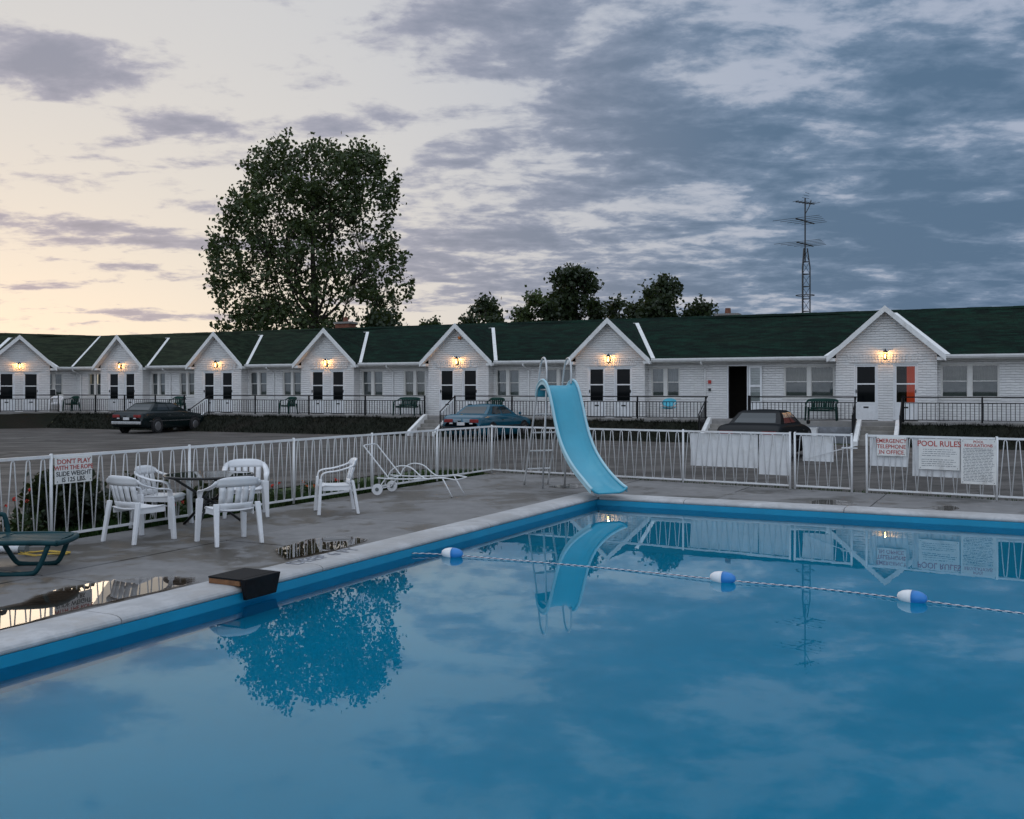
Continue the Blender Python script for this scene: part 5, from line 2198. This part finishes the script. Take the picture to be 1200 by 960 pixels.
# grass outside the left fence, blades on the bank
def blades(name, pts, mat):
    n = len(pts)
    v = np.empty((n, 3, 3))
    for i, (p, h) in enumerate(pts):
        a = random.uniform(0, math.pi)
        w_ = .008 + h * .05
        dx_, dy_ = math.cos(a) * w_, math.sin(a) * w_
        l = h * .5
        v[i, 0] = (p.x - dx_, p.y - dy_, p.z)
        v[i, 1] = (p.x + dx_, p.y + dy_, p.z)
        v[i, 2] = (p.x + random.uniform(-l, l), p.y + random.uniform(-l, l), p.z + h)
    me = bpy.data.meshes.new(name)
    me.vertices.add(n * 3)
    me.vertices.foreach_set('co', v.ravel())
    me.loops.add(n * 3)
    me.loops.foreach_set('vertex_index', np.arange(n * 3, dtype=np.int32))
    me.polygons.add(n)
    me.polygons.foreach_set('loop_start', np.arange(0, n * 3, 3, dtype=np.int32))
    me.polygons.foreach_set('loop_total', np.full(n, 3, np.int32))
    me.materials.append(MAT[mat])
    me.update()
    return place(name, me)


gp = []
for _ in range(15000):
    a = random.uniform(-3.6, 13.5)
    b = -4.15 - random.random() ** 1.3 * 1.15
    gp.append((pool_xy(a, b, -.05), random.uniform(.06, .17) * (1.25 if b > -4.4 else 1)))
tag(blades('grass_strip', gp, 'blade'), 'short green grass strip along the outside of the left fence', 'grass', kind='stuff')
tag(blades('bank_tufts', grass_pts, 'bank_grass'), 'dark rough grass on the bank below the porch', 'grass', kind='stuff')
gp = []
for _ in range(2200):
    b = random.uniform(-4, 12)
    gp.append((pool_xy(fence_a(b) - random.uniform(.16, .38), b, -.04), random.uniform(.03, .12) * random.random()))
tag(blades('fence_weeds', gp, 'blade'), 'sparse weeds along the foot of the right fence', 'grass', kind='stuff')


def shrub(label, p, r, h, mat='leaf_shrub', n=1500, group='dark shrubs behind the left fence'):
    t = thing('shrub', label, 'shrub', p, 0, group)
    d = rng.normal(size=(n, 3))
    d /= np.linalg.norm(d, axis=1)[:, None]
    rr = rng.uniform(.3, 1.05, n)[:, None]
    c = d * rr * np.array([r, r, h * .5]) + np.array([0, 0, h * .5])
    c += rng.normal(size=c.shape) * .04
    c[:, 2] = np.maximum(c[:, 2], .02)
    place('foliage', leaves_mesh('foliage', c, .095, mat), t)
    m = MB()
    for _ in range(9):
        a = random.uniform(0, 6.28)
        m.tube([(0, 0, -.03), (r * .4 * math.cos(a), r * .4 * math.sin(a), h * .4), (r * .75 * math.cos(a), r * .75 * math.sin(a), h * random.uniform(.6, 1))], [.02, .013, .005], 4)
    m.build('stems', 'bark', t)


shrub('large dark shrub behind the fence left of the rope sign', pool_xy(8.7, -4.95, -.05), .62, 1.16, n=4200)
shrub('dark shrub directly behind the rope warning sign', pool_xy(6.9, -4.8, -.05), .50, .86, n=3000)
shrub('loose dark shrub behind the fence beside the left chairs', pool_xy(5.7, -4.8, -.05), .42, .66, n=1900)
shrub('small dark shrub behind the fence beyond the table', pool_xy(4.4, -4.8, -.05), .32, .42, n=1000)


def flower(label, p, col, h=.32, n=4):
    t = thing('flower_plant', label, 'flower', p, 0, 'bedding flowers along the left fence')
    c = rng.normal(size=(170, 3)) * np.array([.11, .11, .07]) + np.array([0, 0, h * .45])
    c[:, 2] = np.maximum(c[:, 2], .01)
    place('leaves', leaves_mesh('leaves', c, .06, 'leaf_flower'), t)
    for k in range(n):
        x, y = random.gauss(0, .08), random.gauss(0, .08)
        z = h * random.uniform(.75, 1.1)
        cc = np.array([x, y, z]) + rng.normal(size=(12, 3)) * .012
        b = place('blossom', leaves_mesh('blossom', cc, .030, col), t)
        MB().tube([(x * .3, y * .3, 0), (x, y, z)], .004, 4).build('stem', 'leaf_flower', b)


spots = [(15, 'petal_red', .30, .42), (58, 'petal_red', .28, .62), (137, 'petal_red', .5, .66), (148, 'petal_orange', .42, .62), (182, 'petal_red', .4, .30), (205, 'petal_red', .3, .28),
         (234, 'petal_red', .32, .3), (322, 'petal_orange', .30, .26), (347, 'petal_red', .34, .32), (385, 'petal_orange', .26, .3), (420, 'petal_red', .2, .26)]
near_ = ['by the green lounger arm', 'below the rope sign', 'behind the left chair back', 'right of the rope sign shrub', 'behind the chair at the fence', 'left of the table', 'behind the table',
         'right of the table chairs', 'at the third fence post', 'left of the lone chair', 'by the lounger frame wheels']
for (px, col, off, h), where in zip(spots, near_):
    a = left_s(px)
    p = FC + LD * a - PV * (.2 + off) + Vector((0, 0, -.05))
    flower(('red' if col == 'petal_red' else 'orange') + ' flowering plant behind the fence ' + where, p, col, h)
for (a0_, a1_, b0_, zz) in ((7.2, 9.6, -5.6, .0), (7.5, 9.9, -5.9, .10)):
    t = MB().bar(pool_xy(a0_, b0_, .02 + zz), pool_xy(a1_, b0_, .02 + zz), .16, .14)
    tag(t.build('landscape_timber', 'timber', bevel=.015), ('upper' if zz else 'lower') + ' weathered landscape timber edging the flower bed behind the left fence', 'timber', 'timbers edging the flower bed')

# the wing's pieces are parts of the one motel
for ch in list(WING.children):
    mb_ = WING.matrix_basis @ ch.matrix_basis
    ch.parent = MAIN
    ch.matrix_basis = mb_
bpy.data.objects.remove(WING)
